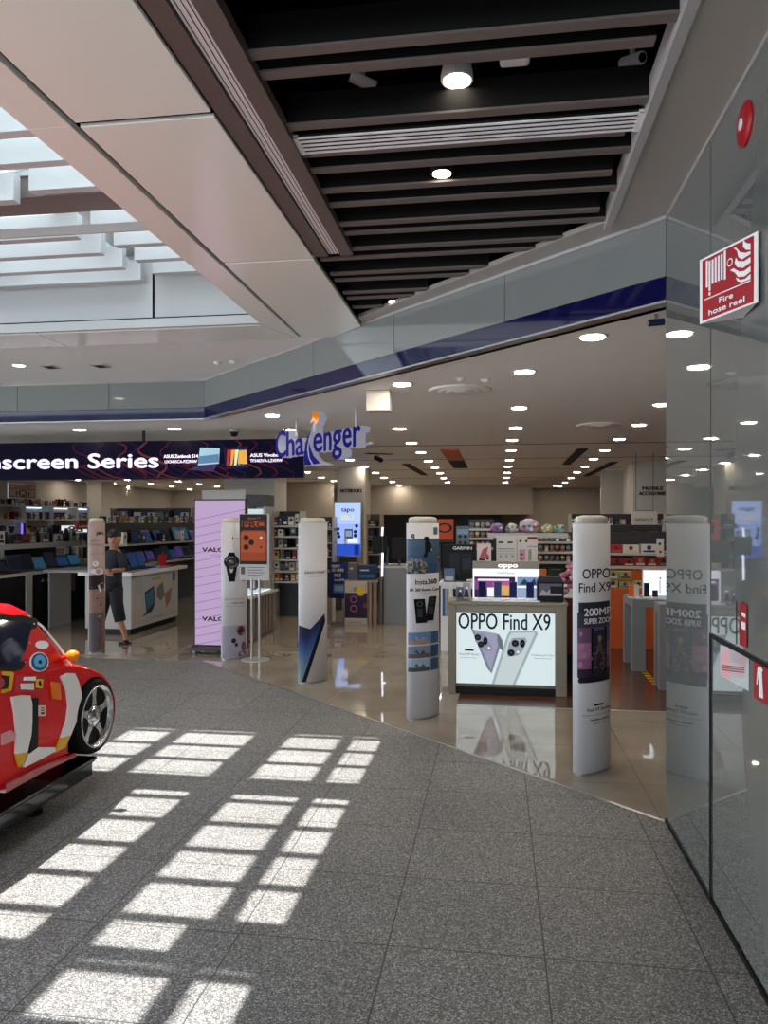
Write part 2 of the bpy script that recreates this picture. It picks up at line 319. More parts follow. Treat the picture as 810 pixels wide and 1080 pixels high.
# fascia over the entrance
def fascia(p, q, name):
    p, q = Vector((*p, 0)), Vector((*q, 0)); fr = Flat(p, q-p); L = (q-p).length; m = MB(); n = max(2, round(L/1.22))
    for i in range(n): m.obox(fr, L*i/n+.003, L*(i+1)/n-.003, 3.0, 3.31, -.08, 0, 'fasciaglass')
    struct(name, m)
    trim(MB().obox(fr, 0, L, 2.868, 2.998, -.08, -.004, 'blue')); trim(MB().obox(fr, 0, L, 3.31, 3.33, -.08, .01, 'lgrey')); trim(MB().obox(fr, 0, L, 2.862, 2.94, -.1, -.02, 'alu').obox(fr, 0, L, 2.855, 2.868, -.02, .004, 'alu'))
fascia(KINK, CORN, 'wall_entrance_fascia'); fascia((-13, 8.66), KINK, 'wall_left_fascia')
struct('wall_upper', MB().prism([tuple(CORN+Vector((.1, .1))), tuple(CORN+Vector((.2, .2))), tuple(KINK+Vector((.1, .25))), tuple(KINK+Vector((.05, .12)))], 2.9, 4.5, 'void').box(-13, -3.4, 8.76, 8.9, 2.9, 4.5, 'void'))
# shop ceiling with shallow slots
m = MB().prism([(CORN.x+.09, CORN.y+.02), (RW, 4.42), (RW, BW), (LW, BW), (LW, 8.74), (KINK.x+.04, KINK.y+.08)], ZC, ZC+.04, 'shopceil'); struct('ceiling_shop', m)
for v in (12.6, 15.4, 18.5, 22): trim(MB().box(LW, RW, v, v+.03, ZC-.004, ZC, 'slatdark'))
for u0, v0, u1, v1 in ((-.2, 12.6, .1, 17), (-2.3, 13, -1.9, 17.5), (2.1, 12.6, 2.5, 12.9)): pass
def slot(p0, p1, wd=.09):
    a, b = G(*p0, ZC), G(*p1, ZC); t = (b-a).normalized(); q = Vector((-t.y, t.x, 0))*wd
    return MB().prism([tuple((a-q)[:2]), tuple((a+q)[:2]), tuple((b+q)[:2]), tuple((b-q)[:2])], ZC-.008, ZC-.001, 'slatdark')
for p in (((386, 478), (413, 479)), ((428, 489), (448, 501)), ((597, 490), (615, 473)), ((618, 502), (648, 487)), ((493, 512), (508, 514))): trim(slot(*p))
# shop walls
struct('wall_left', MB().box(LW-.1, LW, 8.8, BW, 0, ZC, 'wallw')); struct('wall_right', MB().box(RW, RW+.1, 4.4, BW, 0, ZC, 'wall'))
struct('wall_back', MB().box(LW, RW, BW, BW+.1, 0, ZC, 'wall')); struct('wall_shop_return', MB().box(.935, RW, 4.40, 4.45, 0, ZC, 'wallw'))

# glossy grey glass cladding on the right
m = MB()
m.box(.92, .935, 3.52, 4.40, .02, 3.33, 'greyglass')
for v0, v1 in ((2.1, 3.5), (.7, 2.09), (-.7, .69), (-2.2, -.71), (-4.5, -2.21), (-7, -4.51)): m.box(.92, .935, v0, v1, 1.165 if v0 > 2 else .02, 3.33, 'greyglass')
struct('wall_right_cladding', m)
struct('wall_right_core', MB().box(.945, 1.3, -7, 4.36, 0, 3.33, 'black'))
trim(MB().box(.925, .955, 4.395, 4.405, 0, 3.33, 'alu')); trim(MB().box(.912, .92, -7, 4.4, 0, .02, 'slatdark')); trim(MB().box(.915, .945, -7, 4.4, 3.31, 3.335, 'lgrey'))
# columns inside
def column(name, px0, px1, Y, dep, m='wallw'):
    a, b = P(px0, 550, Y), P(px1, 550, Y); return struct(name, MB().box(min(a.x, b.x), max(a.x, b.x), a.y, a.y+dep, 0, ZC, m))
column('wall_pillar_left', 92, 108, 24, .8); column('wall_pillar_notebooks', 356, 385, 17.6, .9); column('wall_pillar_grey', 236, 292, 21, 1.2, 'lgrey'); column('wall_pillar_accessories', 668, 712, 16, .8)
column('wall_pillar_far', 661, 668, 18, .5)
# the dark band of the back wall and its bulkhead
a, b = P(403, 543, 27.5), P(528, 543, 27.5)
struct('wall_back_bulkhead', MB().box(P(385, 543, 27).x, P(560, 543, 27).x, 26.6, BW, 1.89, ZC, 'wall')); struct('wall_back_recess', MB().box(a.x, b.x, 26.9, 27.0, .0, 1.89, 'black'))
struct('wall_back_left', MB().box(P(286, 543, 24).x, P(352, 543, 24).x, 23.5, 23.6, 0, ZC, 'wall'))
struct('wall_accessories', MB().box(P(628, 543, 20).x, P(662, 543, 20).x, 19.5, 19.6, 0, ZC, 'wallw'))

# ================================================================ LAMPS
dl = [(625, 355), (553, 392), (424, 405), (547.5, 430), (421, 452), (434, 467), (444, 477), (452, 486), (458.6, 493), (464, 499), (468, 504), (472, 508.5), (475, 512), (478.5, 515.5), (481.6, 518.5),
      (544, 451), (540, 464), (539, 475), (537.6, 485), (536, 492), (535, 498.5), (534, 503.7), (533, 508.7), (532, 512.5), (531.5, 516.4), (531, 520),
      (385, 492), (396, 498.6), (405, 503.7), (413.7, 508), (421, 511.8), (432, 518), (390, 519), (586, 512), (583.5, 516), (579, 520),
      (698, 426.5), (674, 448), (653, 463), (638, 475), (626, 484), (617, 492), (608.5, 498), (602, 504), (596, 508.6), (590, 513), (583, 519), (698, 491), (684, 498), (671, 504), (650, 510), (641, 515), (634.6, 518.7),
      (287, 438), (305.6, 453), (369, 485), (323.5, 498), (339, 503.5), (352, 507), (314, 511), (339, 517.5), (304, 518), (210, 510.5), (200, 516), (229, 513),
      (84, 453), (184, 452), (82, 506), (119.5, 510), (134, 506), (134, 513), (156, 516), (159, 510), (188, 507.6), (181, 513), (20, 507), (48, 509)]
lamp0 = None
for i, (px, py) in enumerate(dl):
    p = G(px, py, ZC)
    if lamp0 is None:
        lamp0 = thing('ceiling_downlight', (0, 0, 0), '', 'ceiling light', 'round recessed downlights of the shop ceiling')
        MB().lathe((0, 0, 0), [(.075, -.002), (.1, -.008), (.105, -.002), (.105, 0)], 'white', 20).build('ring', lamp0, True)
        MB().lathe((0, 0, 0), [(.0, -.009), (.078, -.009), (.078, -.003)], 'lamp', 20).build('lens', lamp0)
        r = lamp0; r.location = (p.x, p.y, ZC)
    else: r = copy_thing(lamp0, (p.x, p.y, ZC))
    rows_ = ((0, 3, 'front'), (3, 4, 'middle straight'), (4, 15, 'left diagonal'), (15, 26, 'middle straight'), (26, 33, 'notebooks pillar'), (33, 36, 'far right short'), (36, 47, 'right diagonal'), (47, 53, 'accessories pillar'), (53, 62, 'shop sign'), (62, 65, 'totem'), (65, 67, 'banner top'), (67, 99, 'left wall'))
    for r0, r1, nm in rows_:
        if r0 <= i < r1: r['label'] = 'round recessed shop downlight, number %s from the entrance in the %s row' % (['one', 'two', 'three', 'four', 'five', 'six', 'seven', 'eight', 'nine', 'ten', 'eleven', 'twelve'][i-r0+(1 if r0 == 15 else 0)], nm)
def fixture(px, py, z, label, warm=False, r=.05, can=True):
    p = G(px, py, z); t = thing('ceiling_spotlight', p, label, 'ceiling light')
    MB().lathe(p, [(r*1.0, .0), (r*1.15, -.004), (r*1.2, 0), (r*1.2, .02), (r*.9, .1)], 'white' if can else 'slatdark', 20).build('housing', t, True)
    MB().lathe(p, [(0, -.006), (r, -.005), (r, .002)], 'lampw' if warm else 'lampm', 20).build('lens', t)
fixture(466, 183, 3.36, 'small round lit downlight between the dark slats below the air grille', r=.045, can=False)
fixture(416, 318, 3.36, 'small lit downlight at the far end of the dark slats', r=.045, can=False)
fixture(482, 85, 3.44, 'white round lit spotlight in the dark void above the air grille', r=.055)
fixture(20, 385.5, 3.318, 'warm yellow downlight in the white ceiling above the left fascia', True, r=.06)
fixture(33, 385, 3.31, 'x', r=.01) if False else None
# ceiling fittings
def cam_fit(px, py, z, label, s=1, d=(1, -1, -.4), col='signwhite'):
    p = G(px, py, z); t = thing('security_camera', p, label, 'camera'); dv = Vector(d).normalized(); h = p+Vector((0, 0, .0))
    MB().tube([h-dv*.06*s, h+dv*.06*s], .026*s, col, 12).tube([h+dv*.06*s, h+dv*.064*s], .018*s, 'black', 12).build('body', t)
    MB().tube([h, h+Vector((0, 0, .09*s))], .012*s, 'lgrey', 8).lathe(h+Vector((0, 0, .08*s)), [(.025*s, 0), (.025*s, .012)], 'lgrey', 12).build('bracket', t)
cam_fit(383, 86, 3.6, 'white spot camera in the dark slat void left of the lit spotlight', 1, (.8, .3, -.3))
cam_fit(667, 64, 3.6, 'white spot camera in the dark slat void near the right soffit', 1, (.5, -.8, -.3))
cam_fit(692, 340, ZC-.05, 'small dark blue camera under the shop ceiling beside the glass corner', .8, (-1, -.2, -.1), hexm('20304f'))
cam_fit(399, 484, ZC-.1, 'small dark camera on the shop ceiling above the notebooks pillar', 1.6, (.6, -.6, -.3), 'slatdark')
p = G(543, 66, 3.48); t = solo('access_point', MB().box(p.x-.06, p.x+.06, p.y-.04, p.y+.04, p.z, p.z+.03, 'signwhite'), 'white square wireless box in the dark void right of the lit spotlight', 'wifi box', bevel=.015)
p = G(565, 88, 3.46); solo('junction_box', MB().lathe(p, [(.035, -.04), (.035, .04)], 'brown', 12, (1, .1, 0)), 'short bronze cylinder fitting in the dark slat void', 'fitting')
p = G(543, 2, 3.6); solo('air_sensor', MB().box(p.x-.07, p.x+.07, p.y-.04, p.y+.04, p.z, p.z+.03, 'signwhite'), 'white flat box at the top edge of the slat void', 'sensor', bevel=.01)
g = thing('air_grille', (-.1, 3.34, 3.335), 'long white linear air grille across the dark slats', 'air vent')
m = MB()
for k in range(5): m.box(-.885, .6, 3.275+k*.034, 3.286+k*.034, 3.328, 3.334, 'signwhite')
m.box(-.885, -.865, 3.275, 3.423, 3.325, 3.345, 'signwhite').box(.58, .6, 3.275, 3.423, 3.325, 3.345, 'signwhite').build('frame', g); MB().box(-.87, .59, 3.28, 3.42, 3.347, 3.36, 'black').build('plenum', g)
def diffuser(px, py, label, r=.3):
    p = G(px, py, ZC); t = thing('air_diffuser', p, label, 'air vent')
    for k, rr in enumerate((r, r*.72, r*.48, r*.26)): MB().lathe(p, [(rr-.05, -.012-.004*k), (rr-.02, -.02-.004*k), (rr, -.003), (rr, 0)], 'shopceil', 28).build('ring', t, True)
diffuser(485, 411, 'round air diffuser in the shop ceiling near the entrance'); diffuser(633, 448, 'round air diffuser in the shop ceiling further back on the right')
for px, py, l in ((247, 453, 'black dome camera on the ceiling left of the hanging shop sign'),):
    p = G(px, py, ZC); t = thing('dome_camera', p, l, 'camera'); MB().lathe(p, [(.0, -.1), (.04, -.09), (.055, -.05), (.055, -.03)], 'black', 16).build('dome', t, True); MB().lathe(p, [(.07, -.035), (.07, 0)], 'lgrey', 16).build('base', t)
for px, py, l in ((53, 387, 'left square recessed vent in the white ceiling above the fascia'), (106, 386, 'right square recessed vent in the white ceiling above the fascia')):
    p = G(px, py, 3.318); t = thing('ceiling_vent', p, l, 'ceiling vent'); MB().box(p.x-.07, p.x+.07, p.y-.09, p.y+.09, p.z-.006, p.z+.001, 'lgrey').build('frame', t); MB().box(p.x-.045, p.x+.045, p.y-.06, p.y+.06, p.z-.008, p.z-.005, 'slatdark').build('opening', t)
for px, py, l, z in ((230, 382, 'small round detector in the white ceiling near the kink, left one', 3.318), (246, 381, 'small round detector in the white ceiling near the kink, right one', 3.318), (486, 399, 'left sprinkler rosette on shop ceiling before the round diffuser', ZC), (512, 400, 'right sprinkler rosette on shop ceiling before the round diffuser', ZC)):
    p = G(px, py, z); solo('smoke_detector', MB().lathe(p, [(.015, -.03), (.03, -.02), (.045, -.008), (.045, 0)], 'white', 14), l, 'detector', smooth=True)
# hanging exit box
a = P(386, 433, 7.3); b = P(411, 404, 7.3)
t = thing('hanging_sign_box', (a.x+.1, a.y, a.z), 'white rectangular sign box hanging under the ceiling right of the shop sign', 'sign box')
MB().box(a.x, b.x, a.y, a.y+.2, a.z, a.z+.19, 'cap').build('body', t, bevel=.006); MB().box(a.x, b.x, a.y, a.y+.2, a.z+.19, a.z+.25, 'lgrey').build('top_cover', t); MB().box(a.x+.09, a.x+.13, a.y+.08, a.y+.12, a.z+.25, ZC, 'lgrey').build('hanger', t)
# hanging coloured streamer
p = G(478, 486, ZC)
a, b = G(474, 475, ZC-.02), G(486, 494, ZC-.02); q = Vector((.16, 0, 0)); t = thing('ceiling_banner', (p.x, p.y, ZC-.05), 'orange and black banner strip fixed flat under the shop ceiling', 'banner')
for i in range(4):
    s0, s1 = a.lerp(b, i/4), a.lerp(b, i/4+.245); z_ = Vector((0, 0, .025))
    MB().add([s0-q, s0+q, s1+q, s1-q, s0-q+z_, s0+q+z_, s1+q+z_, s1-q+z_], [(0, 1, 2, 3), (7, 6, 5, 4), (0, 4, 5, 1), (1, 5, 6, 2), (2, 6, 7, 3), (3, 7, 4, 0)], 'orange' if i in (0, 1) else 'slatdark').build('banner_panel', t)
# ================================================================ RED CAR ON ITS PLINTH
UC, US = -3.12, -2.45
pl = solo('display_plinth', MB().box(-3.85, -2.42, 1.9, 4.34, .12, .20, 'plat').box(-3.86, -2.40, 1.88, 4.36, .208, .226, 'plat').box(-3.84, -2.405, 1.9, 4.35, .20, .208, 'dgrey'), 'gloss black display plinth under the red sports car', 'plinth', bevel=.004)
for x, y in ((-2.6, 2.1), (-2.6, 4.0), (-3.7, 2.1), (-3.7, 4.0)): MB().lathe((x, y, 0), [(.06, 0), (.06, .02), (.03, .03), (.03, .13)], 'black', 14).build('foot', pl)
car = thing('sports_car', (UC, 3.3, .226), 'red low sports car with white and yellow straps on a black plinth', 'car')
def arch(c, r, zb, n=14):
    return [(c+r*math.cos(math.pi*i/n), .43+r*math.sin(math.pi*i/n)) for i in range(n+1)]
WF, WR, WZ, RR = 4.41, 2.55, .455, .226
low = [(2.0, .36)]+[(WR-.27, .33)]+arch(WR, .265, 0)[::-1]+[(WR+.27, .31), (WF-.28, .31)]+arch(WF, .265, 0)[::-1]+[(WF+.262, .34), (4.685, .36), (4.705, .42), (4.695, .51), (4.64, .60), (4.54, .69), (4.40, .755), (4.2, .815), (4.1, .835), (3.5, .83), (2.6, .86), (2.05, .84), (1.98, .6)]
def side_loft(prof, stations, m):
    """the side profile (v, z) carried across the car, narrowed and lowered at its flanks"""
    mb = MB(); n = len(prof); cv = 3.4; vs = []
    for u, k, zt in stations:
        for v, z in prof:
            zz = z if z < .62 else .62+(z-.62)*zt
            vs.append((u, cv+(v-cv)*k, zz))
    fs = []
    for i in range(len(stations)-1):
        for j in range(n): fs.append((i*n+j, i*n+(j+1) % n, (i+1)*n+(j+1) % n, (i+1)*n+j))
    fs += [tuple(range(n))[::-1], tuple(range((len(stations)-1)*n, len(stations)*n))]
    return mb.add(vs, fs, m)
W2 = US-UC
body = side_loft(low, [(UC-W2, .975, .93), (UC-W2+.03, .99, 1), (UC-W2+.15, 1.01, 1.0), (UC-.2, 1.06, .85), (UC+.2, 1.06, .85), (UC+W2-.15, 1.01, 1.0), (UC+W2-.03, 1.0, 1), (UC+W2, .985, .95)], 'carred')
body.build('body', car, bevel=.008)
gh = MB()
def ring4(u, v0, v1, z): return [(UC-u, v0, z), (UC+u, v0, z), (UC+u, v1, z), (UC-u, v1, z)]
lv = [ring4(W2-.0, 2.45, 4.16, .80), ring4(W2-.03, 2.6, 4.08, .93), ring4(W2-.07, 2.75, 3.98, 1.06), ring4(W2-.10, 2.85, 3.91, 1.15), ring4(W2-.15, 2.95, 3.84, 1.20), ring4(W2-.26, 3.05, 3.72, 1.225)]
vs = sum(lv, []); fs = [(i*4+j, i*4+(j+1) % 4, i*4+4+(j+1) % 4, i*4+4+j) for i in range(5) for j in range(4)]+[(20, 21, 22, 23), (3, 2, 1, 0)]
gh.add(vs, fs, 'carred').build('cabin', car, bevel=.035)
class Side:
    """the car's right flank, leaning in above the belt line: pixel outlines are cut onto its real surface"""
    def pt(s, px, py, d=0):
        p = onU(px, py, US)
        for _ in range(6):
            z = p.z; u = US-(0 if z < .80 else (z-.80)*.3)-(0.004 if z > .3 else 0); p = onU(px, py, u)
        return p+Vector((.012+d, 0, 0))
S = Side()
def sp(name, pts, m, d=0., th=.006, label=None):
    mb = MB(); n = len(pts); vs = [S.pt(x, y, d) for x, y in pts]+[S.pt(x, y, d)-Vector((.03+th, 0, 0)) for x, y in pts]
    mb.add(vs, [tuple(range(n)), tuple(range(n, 2*n))[::-1]]+[(i, n+i, n+(i+1) % n, (i+1) % n) for i in range(n)], m)
    o = mb.build(name, car)
    if label: o['label'] = label
    return o
sp('window_frame', [(-60, 648), (0, 648), (22, 649), (36, 652), (38, 655), (30, 690), (21, 706), (14, 708), (-60, 706)], 'black')
wi = sp('window', [(-60, 654), (0, 654), (18, 655), (30, 658), (31, 661), (25, 685), (17, 701), (12, 703), (-60, 702)], 'tinted', .002)
for x, y in ((33.5, 658), (29, 678), (24, 698)): MB().disc(Flat((0, 0, 0), (0, 1, 0)), 0, 0, .001, 'chrome').build('bolt', car) if False else sp('bolt', [(x+1*math.cos(t), y+1.1*math.sin(t)) for t in [k*1.047 for k in range(6)]], 'chrome', .004)
sp('strap', [(10, 735), (20, 733), (29, 733.5), (31, 742), (31, 760), (30, 775), (26, 793), (14, 795), (15, 775), (13, 752)], 'sign' if False else 'signwhite', .006, label='white vertical strap on the door')
sp('strap_end', [(14, 795), (26, 793), (23, 801), (18, 809)], 'yellow', .006, label='yellow end of the door strap')
sp('door_gap', [(31, 736), (38.5, 736), (38, 790), (29, 795), (31, 775)], 'black', .001)
sp('strap', [(62, 713.5), (69, 710), (76, 710), (80, 718), (83, 730), (84, 742), (83, 749), (77, 763), (72, 775), (62, 778), (68, 760), (70, 745), (68, 728)], 'signwhite', .006, label='white curved strap in front of the door')
sp('strap_end', [(62, 778), (72, 775), (66, 788), (55.5, 793.5)], 'yellow', .006, label='yellow end of the front strap')
sp('sill_cover', [(27, 796), (38, 788), (54, 788), (55, 792), (40, 800), (22, 809)], 'signwhite', .012)
sp('side_skirt', [(0, 827), (40, 807), (74, 794), (76, 797), (40, 814), (0, 836)], mat('car_red_dark', '9c0916', .2, coat=.6), .02)
sp('marker_lamp', [(52, 719), (61, 720), (62, 738), (54, 737)], 'amber', .004)
sp('window_trim', [(0, 708), (10, 708.5), (12, 710), (9, 728), (0, 731)], 'yellow', .004)
sp('decal', [(0, 712), (7, 713), (5, 726), (0, 727)], 'black', .006)
sp('decal', [(-3+4*math.cos(t), 720+6*math.sin(t)) for t in [k*.524 for k in range(12)]], 'red', .008)
def oval(cx, cy, rx, ry): return [(cx+rx*math.cos(t*.3927), cy+ry*math.sin(t*.3927)) for t in range(16)]
sp('decal', oval(42, 680, 7, 4.4), 'signwhite', .003, label='white oval sticker')
sp('decal', oval(39, 698, 10, 10.5), 'signwhite', .002, label='round blue and white badge')
sp('decal', oval(39, 698, 8.6, 9.2), hexm('1d4f86'), .004); sp('decal', oval(39, 697.5, 6, 7), hexm('58b4e6'), .006); sp('decal', oval(39, 698, 1.8, 2), 'black', .008)
sp('decal', [(15, 712), (46, 712.5), (42, 730), (12, 730)], hexm('c8303a'), .002, label='sticker panel with a yellow shield')
sp('decal', [(23, 714), (35, 713.5), (35, 718), (23, 717.5)], 'signwhite', .004); sp('decal', [(20, 721), (33, 720.5), (33, 727.5), (20, 727)], 'signwhite', .004)
sp('decal', [(36.5, 716), (43, 716.3), (42, 726), (35.5, 725)], hexm('f2c43a'), .004, label='yellow shield emblem')
sp('decal', [(38.5, 718), (40.5, 718.5), (40, 720.5), (41, 721), (39.8, 724), (38.5, 722.5), (37.8, 720)], 'black', .006)
sp('decal', [(38, 744), (45.5, 744), (45, 755), (38, 755)], hexm('f3d9c8'), .004); 
mb = MB(); fr = Side()
for pts in ([(40, 746), (43.5, 746), (43.5, 747), (40, 747)], [(40, 748.5), (43.5, 748.5), (43.5, 749.5), (40, 749.5)], [(40, 751), (43.5, 751), (43.5, 753), (40, 753)]): mb.add([S.pt(x, y, .006) for x, y in pts], [(0, 1, 2, 3)], 'ink')
mb.build('decal', car)
sp('decal', [(0, 774), (9, 770), (14, 774), (12, 781), (0, 786)], hexm('e0a0a4'), .003)
# mirror and screen edge
q = S.pt(65, 692); 
MB().ell(q+Vector((.045, .02, 0)), .042, .03, .034, 'amber').build('mirror', car, True); MB().tube([q+Vector((-.03, 0, -.02)), q+Vector((.03, .01, 0))], .012, 'carred').build('mirror_arm', car)
MB().tube([(UC+W2-.105, 3.89, 1.135), (UC+W2-.072, 3.985, 1.06), (UC+W2-.03, 4.085, .93), (UC+W2-.005, 4.165, .81)], .006, 'signwhite').build('pillar_highlight', car)  # white tube stands in for the highlight along the windscreen edge
# windscreen
MB().add([(UC-.55, 4.18, .82), (UC+.55, 4.18, .82), (UC+.47, 3.93, 1.12), (UC-.47, 3.93, 1.12)], [(0, 1, 2, 3)], 'tinted').build('windscreen', car)
def wheel(v, u, sgn):
    w0 = thing('wheel', (0, 0, 0), '', ''); del w0['label']; del w0['category']; w0.parent = car; w0['_l'] = (0, 0, 0)
    w0.location = (0, 0, 0); w0.matrix_parent_inverse = Matrix.Identity(4); w0.location = -Vector(car['_l'])
    o = Vector((u, v, WZ)); ax = (sgn, 0, 0)
    MB().lathe(o, [(.15, -.16), (.21, -.155), (RR, -.13), (RR, -.02), (.217, .003), (.185, .006), (.172, -.02)], 'rubber', 36, ax).build('tyre', w0, True)
    MB().lathe(o, [(.172, -.04), (.188, .004), (.192, .010), (.18, .010), (.165, -.03), (.15, -.08), (.0, -.09)], 'rim', 36, ax).build('rim', w0, True)
    m = MB(); f2 = Flat(o, (0, sgn, 0), (sgn, 0, 0))
    for k in range(5):
        t = k*1.2566+.3; c, s_ = math.cos(t), math.sin(t)
        pts = [(.05, -.030), (.115, -.018), (.172, -.030), (.172, .030), (.115, .018), (.05, .030)]
        m.slab(f2, [(x*c-y*s_, x*s_+y*c) for x, y in pts], -.055, -.018, 'rim')
    m.build('spokes', w0)
    MB().lathe(o, [(.07, -.06), (.07, -.012), (.05, -.006), (.03, .004), (0, .006)], 'chrome', 24, ax).build('hub', w0, True)
    return w0
wheel(WF, US+.02, 1); wheel(WR, US+.02, 1); wheel(WF, 2*UC-US-.02, -1); wheel(WR, 2*UC-US-.02, -1)

# ================================================================ FIRE SIGNS ON THE RIGHT WALL
def bell():
    p = onU(787, 131, .92); t = thing('fire_alarm_bell', (.92, p.y, p.z), 'red round fire alarm sounder high on the grey glass wall', 'fire alarm')
    MB().lathe(p, [(.082, 0), (.082, .008), (.07, .015), (.03, .019), (0, .02)], 'red', 28, (-1, 0, 0)).build('housing', t, True)
    MB().lathe(p+Vector((-.019, 0, .0)), [(.022, 0), (.022, .004), (0, .005)], 'signwhite', 16, (-1, 0, 0)).build('centre_cap', t, True)
bell()
# V-shaped projecting sign: front face turned to the camera, rear face joins the wall
A0, A1 = P(738.5, 341, 2.62), P(798, 336, 2.0)
def hose_sign():
    p1 = onU(799, 300, .905); Yf = p1.x*-ST+p1.y*CT; p0 = P(738, 300, Yf+.30)
    zt = P(738, 274.5, Yf+.30).z; zb = P(738, 342, Yf+.30).z; w = (Vector((p1.x, p1.y))-Vector((p0.x, p0.y))).length
    fr = Flat((p0.x, p0.y, zb), (p1.x-p0.x, p1.y-p0.y, 0)); h = zt-zb
    t = thing('fire_hose_reel_sign', (p0.x, p0.y, zb), 'red and white folded fire hose reel sign projecting from the grey glass wall', 'sign')
    MB().obox(fr, 0, w, 0, h, -.004, 0, 'signwhite').build('front_plate', t)
    back = Vector((.918, p1.y+.20, zb)); f2 = Flat(back, (Vector((p0.x, p0.y, zb))-back)); w2 = (Vector((p0.x, p0.y, zb))-back).length
    MB().obox(f2, 0, w2, 0, h, 0, .004, 'signwhite').build('rear_plate', t)
    MB().add([(p0.x, p0.y, zb), (p1.x, p1.y, zb), (back.x, back.y, zb-.0)], [(0, 1, 2)], 'signwhite').build('bottom_plate', t)
    m = MB(); m.rect(fr, w*.055, h*.03, w*.945, h*.965, 'red', .0015); X = lambda a, b: (a*w, b*h)
    def R(a0, b0, a1, b1): m.rect(fr, a0*w, b0*h, a1*w, b1*h, 'signwhite', .003)
    for i, (a0, b0, b1) in enumerate(((.13, .52, .93), (.18, .45, .91), (.235, .54, .91), (.29, .54, .92), (.345, .54, .92), (.40, .54, .92), (.455, .52, .95))): R(a0, b0, a0+.035, b1)
    R(.18, .38, .215, .43); R(.10, .335, .90, .352)
    m.disc(fr, .56*w, .74*h, .05*w, 'signwhite', .003); m.disc(fr, .56*w, .74*h, .034*w, 'red', .004); R(.518, .735, .602, .748); R(.553, .70, .567, .785)
    fl = [[(.90, .87), (.84, .90), (.78, .97), (.78, .87), (.83, .81), (.90, .78)], [(.90, .76), (.82, .77), (.73, .82), (.66, .92), (.62, .92), (.68, .86), (.70, .76), (.76, .70), (.90, .72)],
          [(.90, .68), (.80, .66), (.70, .70), (.66, .77), (.64, .70), (.68, .62), (.78, .57), (.90, .60)], [(.90, .55), (.80, .52), (.72, .54), (.62, .63), (.56, .62), (.64, .56), (.70, .47), (.80, .44), (.90, .47)], [(.90, .44), (.82, .40), (.74, .41), (.66, .48), (.68, .42), (.76, .37), (.90, .365)]]
    for f in fl: m.poly(fr, [X(a, b) for a, b in f], 'signwhite', .003)
    m.text(fr, 'Fire', .5*w, .20*h, .085*h, 'signwhite', al='C', w=.24*w, bold=.0012); m.text(fr, 'hose reel', .5*w, .075*h, .085*h, 'signwhite', al='C', w=.62*w, bold=.0012)
    m.build('printed_face', t)
hose_sign()
# hose reel cabinet door in the cladding
t = thing('cabinet_door', (.92, 3.5, .02), 'low grey glass hose reel cabinet door with a thin black edge on the right wall', 'cabinet door')
MB().box(.918, .93, 2.1, 3.49, .03, 1.148, 'greyglass').build('panel', t)
MB().box(.912, .935, 3.487, 3.506, .02, 1.165, 'black').box(.912, .935, 2.1, 3.487, 1.148, 1.165, 'black').build('edge_frame', t)
q = onU(753, 672, .92)
class Wall:
    def pt(s, px, py, d=0): return onU(px, py, .917)-Vector((d, 0, 0))
WL = Wall()
def wsticker(name, parts, label, cat):
    m = MB()
    for pts, c, d in parts:
        n = len(pts); m.add([WL.pt(x, y, d) for x, y in pts], [tuple(range(n))], c)
    return solo(name, m, label, cat)
wsticker('extinguisher_sticker', [([(795, 696), (809.7, 704), (830, 716), (830, 756), (809.7, 744), (795, 736)], 'red', .001), ([(800, 704), (803, 703), (806, 707), (805.5, 708), (804.5, 708), (806, 737), (801, 735), (801.5, 710), (799.5, 722), (798.5, 722), (799.5, 709)], 'signwhite', .003)], 'red fire extinguisher sticker on the low cabinet door', 'sticker')
m = MB(); cl = hexm('e8b6bb')  # the hose sign's reflection in the door, painted as flat coloured shapes
m.add([WL.pt(x, y, .001) for x, y in [(760, 680), (790, 693), (790, 729), (760, 713)]], [(0, 1, 2, 3)], hexm('c9cdce'))
m.add([WL.pt(x, y, .002) for x, y in [(760, 690), (768, 679), (770, 680.5), (770, 718), (762, 714)]], [(0, 1, 2, 3, 4)], cl)
for k in range(5): m.add([WL.pt(x, y, .003) for x, y in [(762, 701+k*2.4), (786, 704+k*2.4), (786, 705.2+k*2.4), (762, 702.2+k*2.4)]], [(0, 1, 2, 3)], 'red' if k < 3 else cl)
for k in range(9): m.add([WL.pt(x, y, .003) for x, y in [(772+k*1.9, 687+k*.75), (773+k*1.9, 687.5+k*.75), (773+k*1.9, 698+k*.75), (772+k*1.9, 697.5+k*.75)]], [(0, 1, 2, 3)], cl)
solo('sign_reflection', m, 'white and pink painted reflection of the hose sign on the low cabinet door', 'sticker')
m = MB(); m.add([WL.pt(x, y, .002) for x, y in [(780.5, 634), (788, 638), (788, 684), (780.5, 680)]], [(0, 1, 2, 3)], 'red')
for pts in ([(783, 645), (787.5, 648), (787.5, 652), (783, 649)], [(783, 655), (787.5, 657), (787.5, 665), (783, 663)]): m.add([WL.pt(x, y, .004) for x, y in pts], [(0, 1, 2, 3)], 'signwhite')
m.add([WL.pt(x, y, .01) for x, y in [(779, 633), (780.5, 634), (780.5, 680), (779, 679)]], [(0, 1, 2, 3)], 'black'); solo('small_sticker', m, 'small tall red and white sticker above the cabinet door', 'sticker')

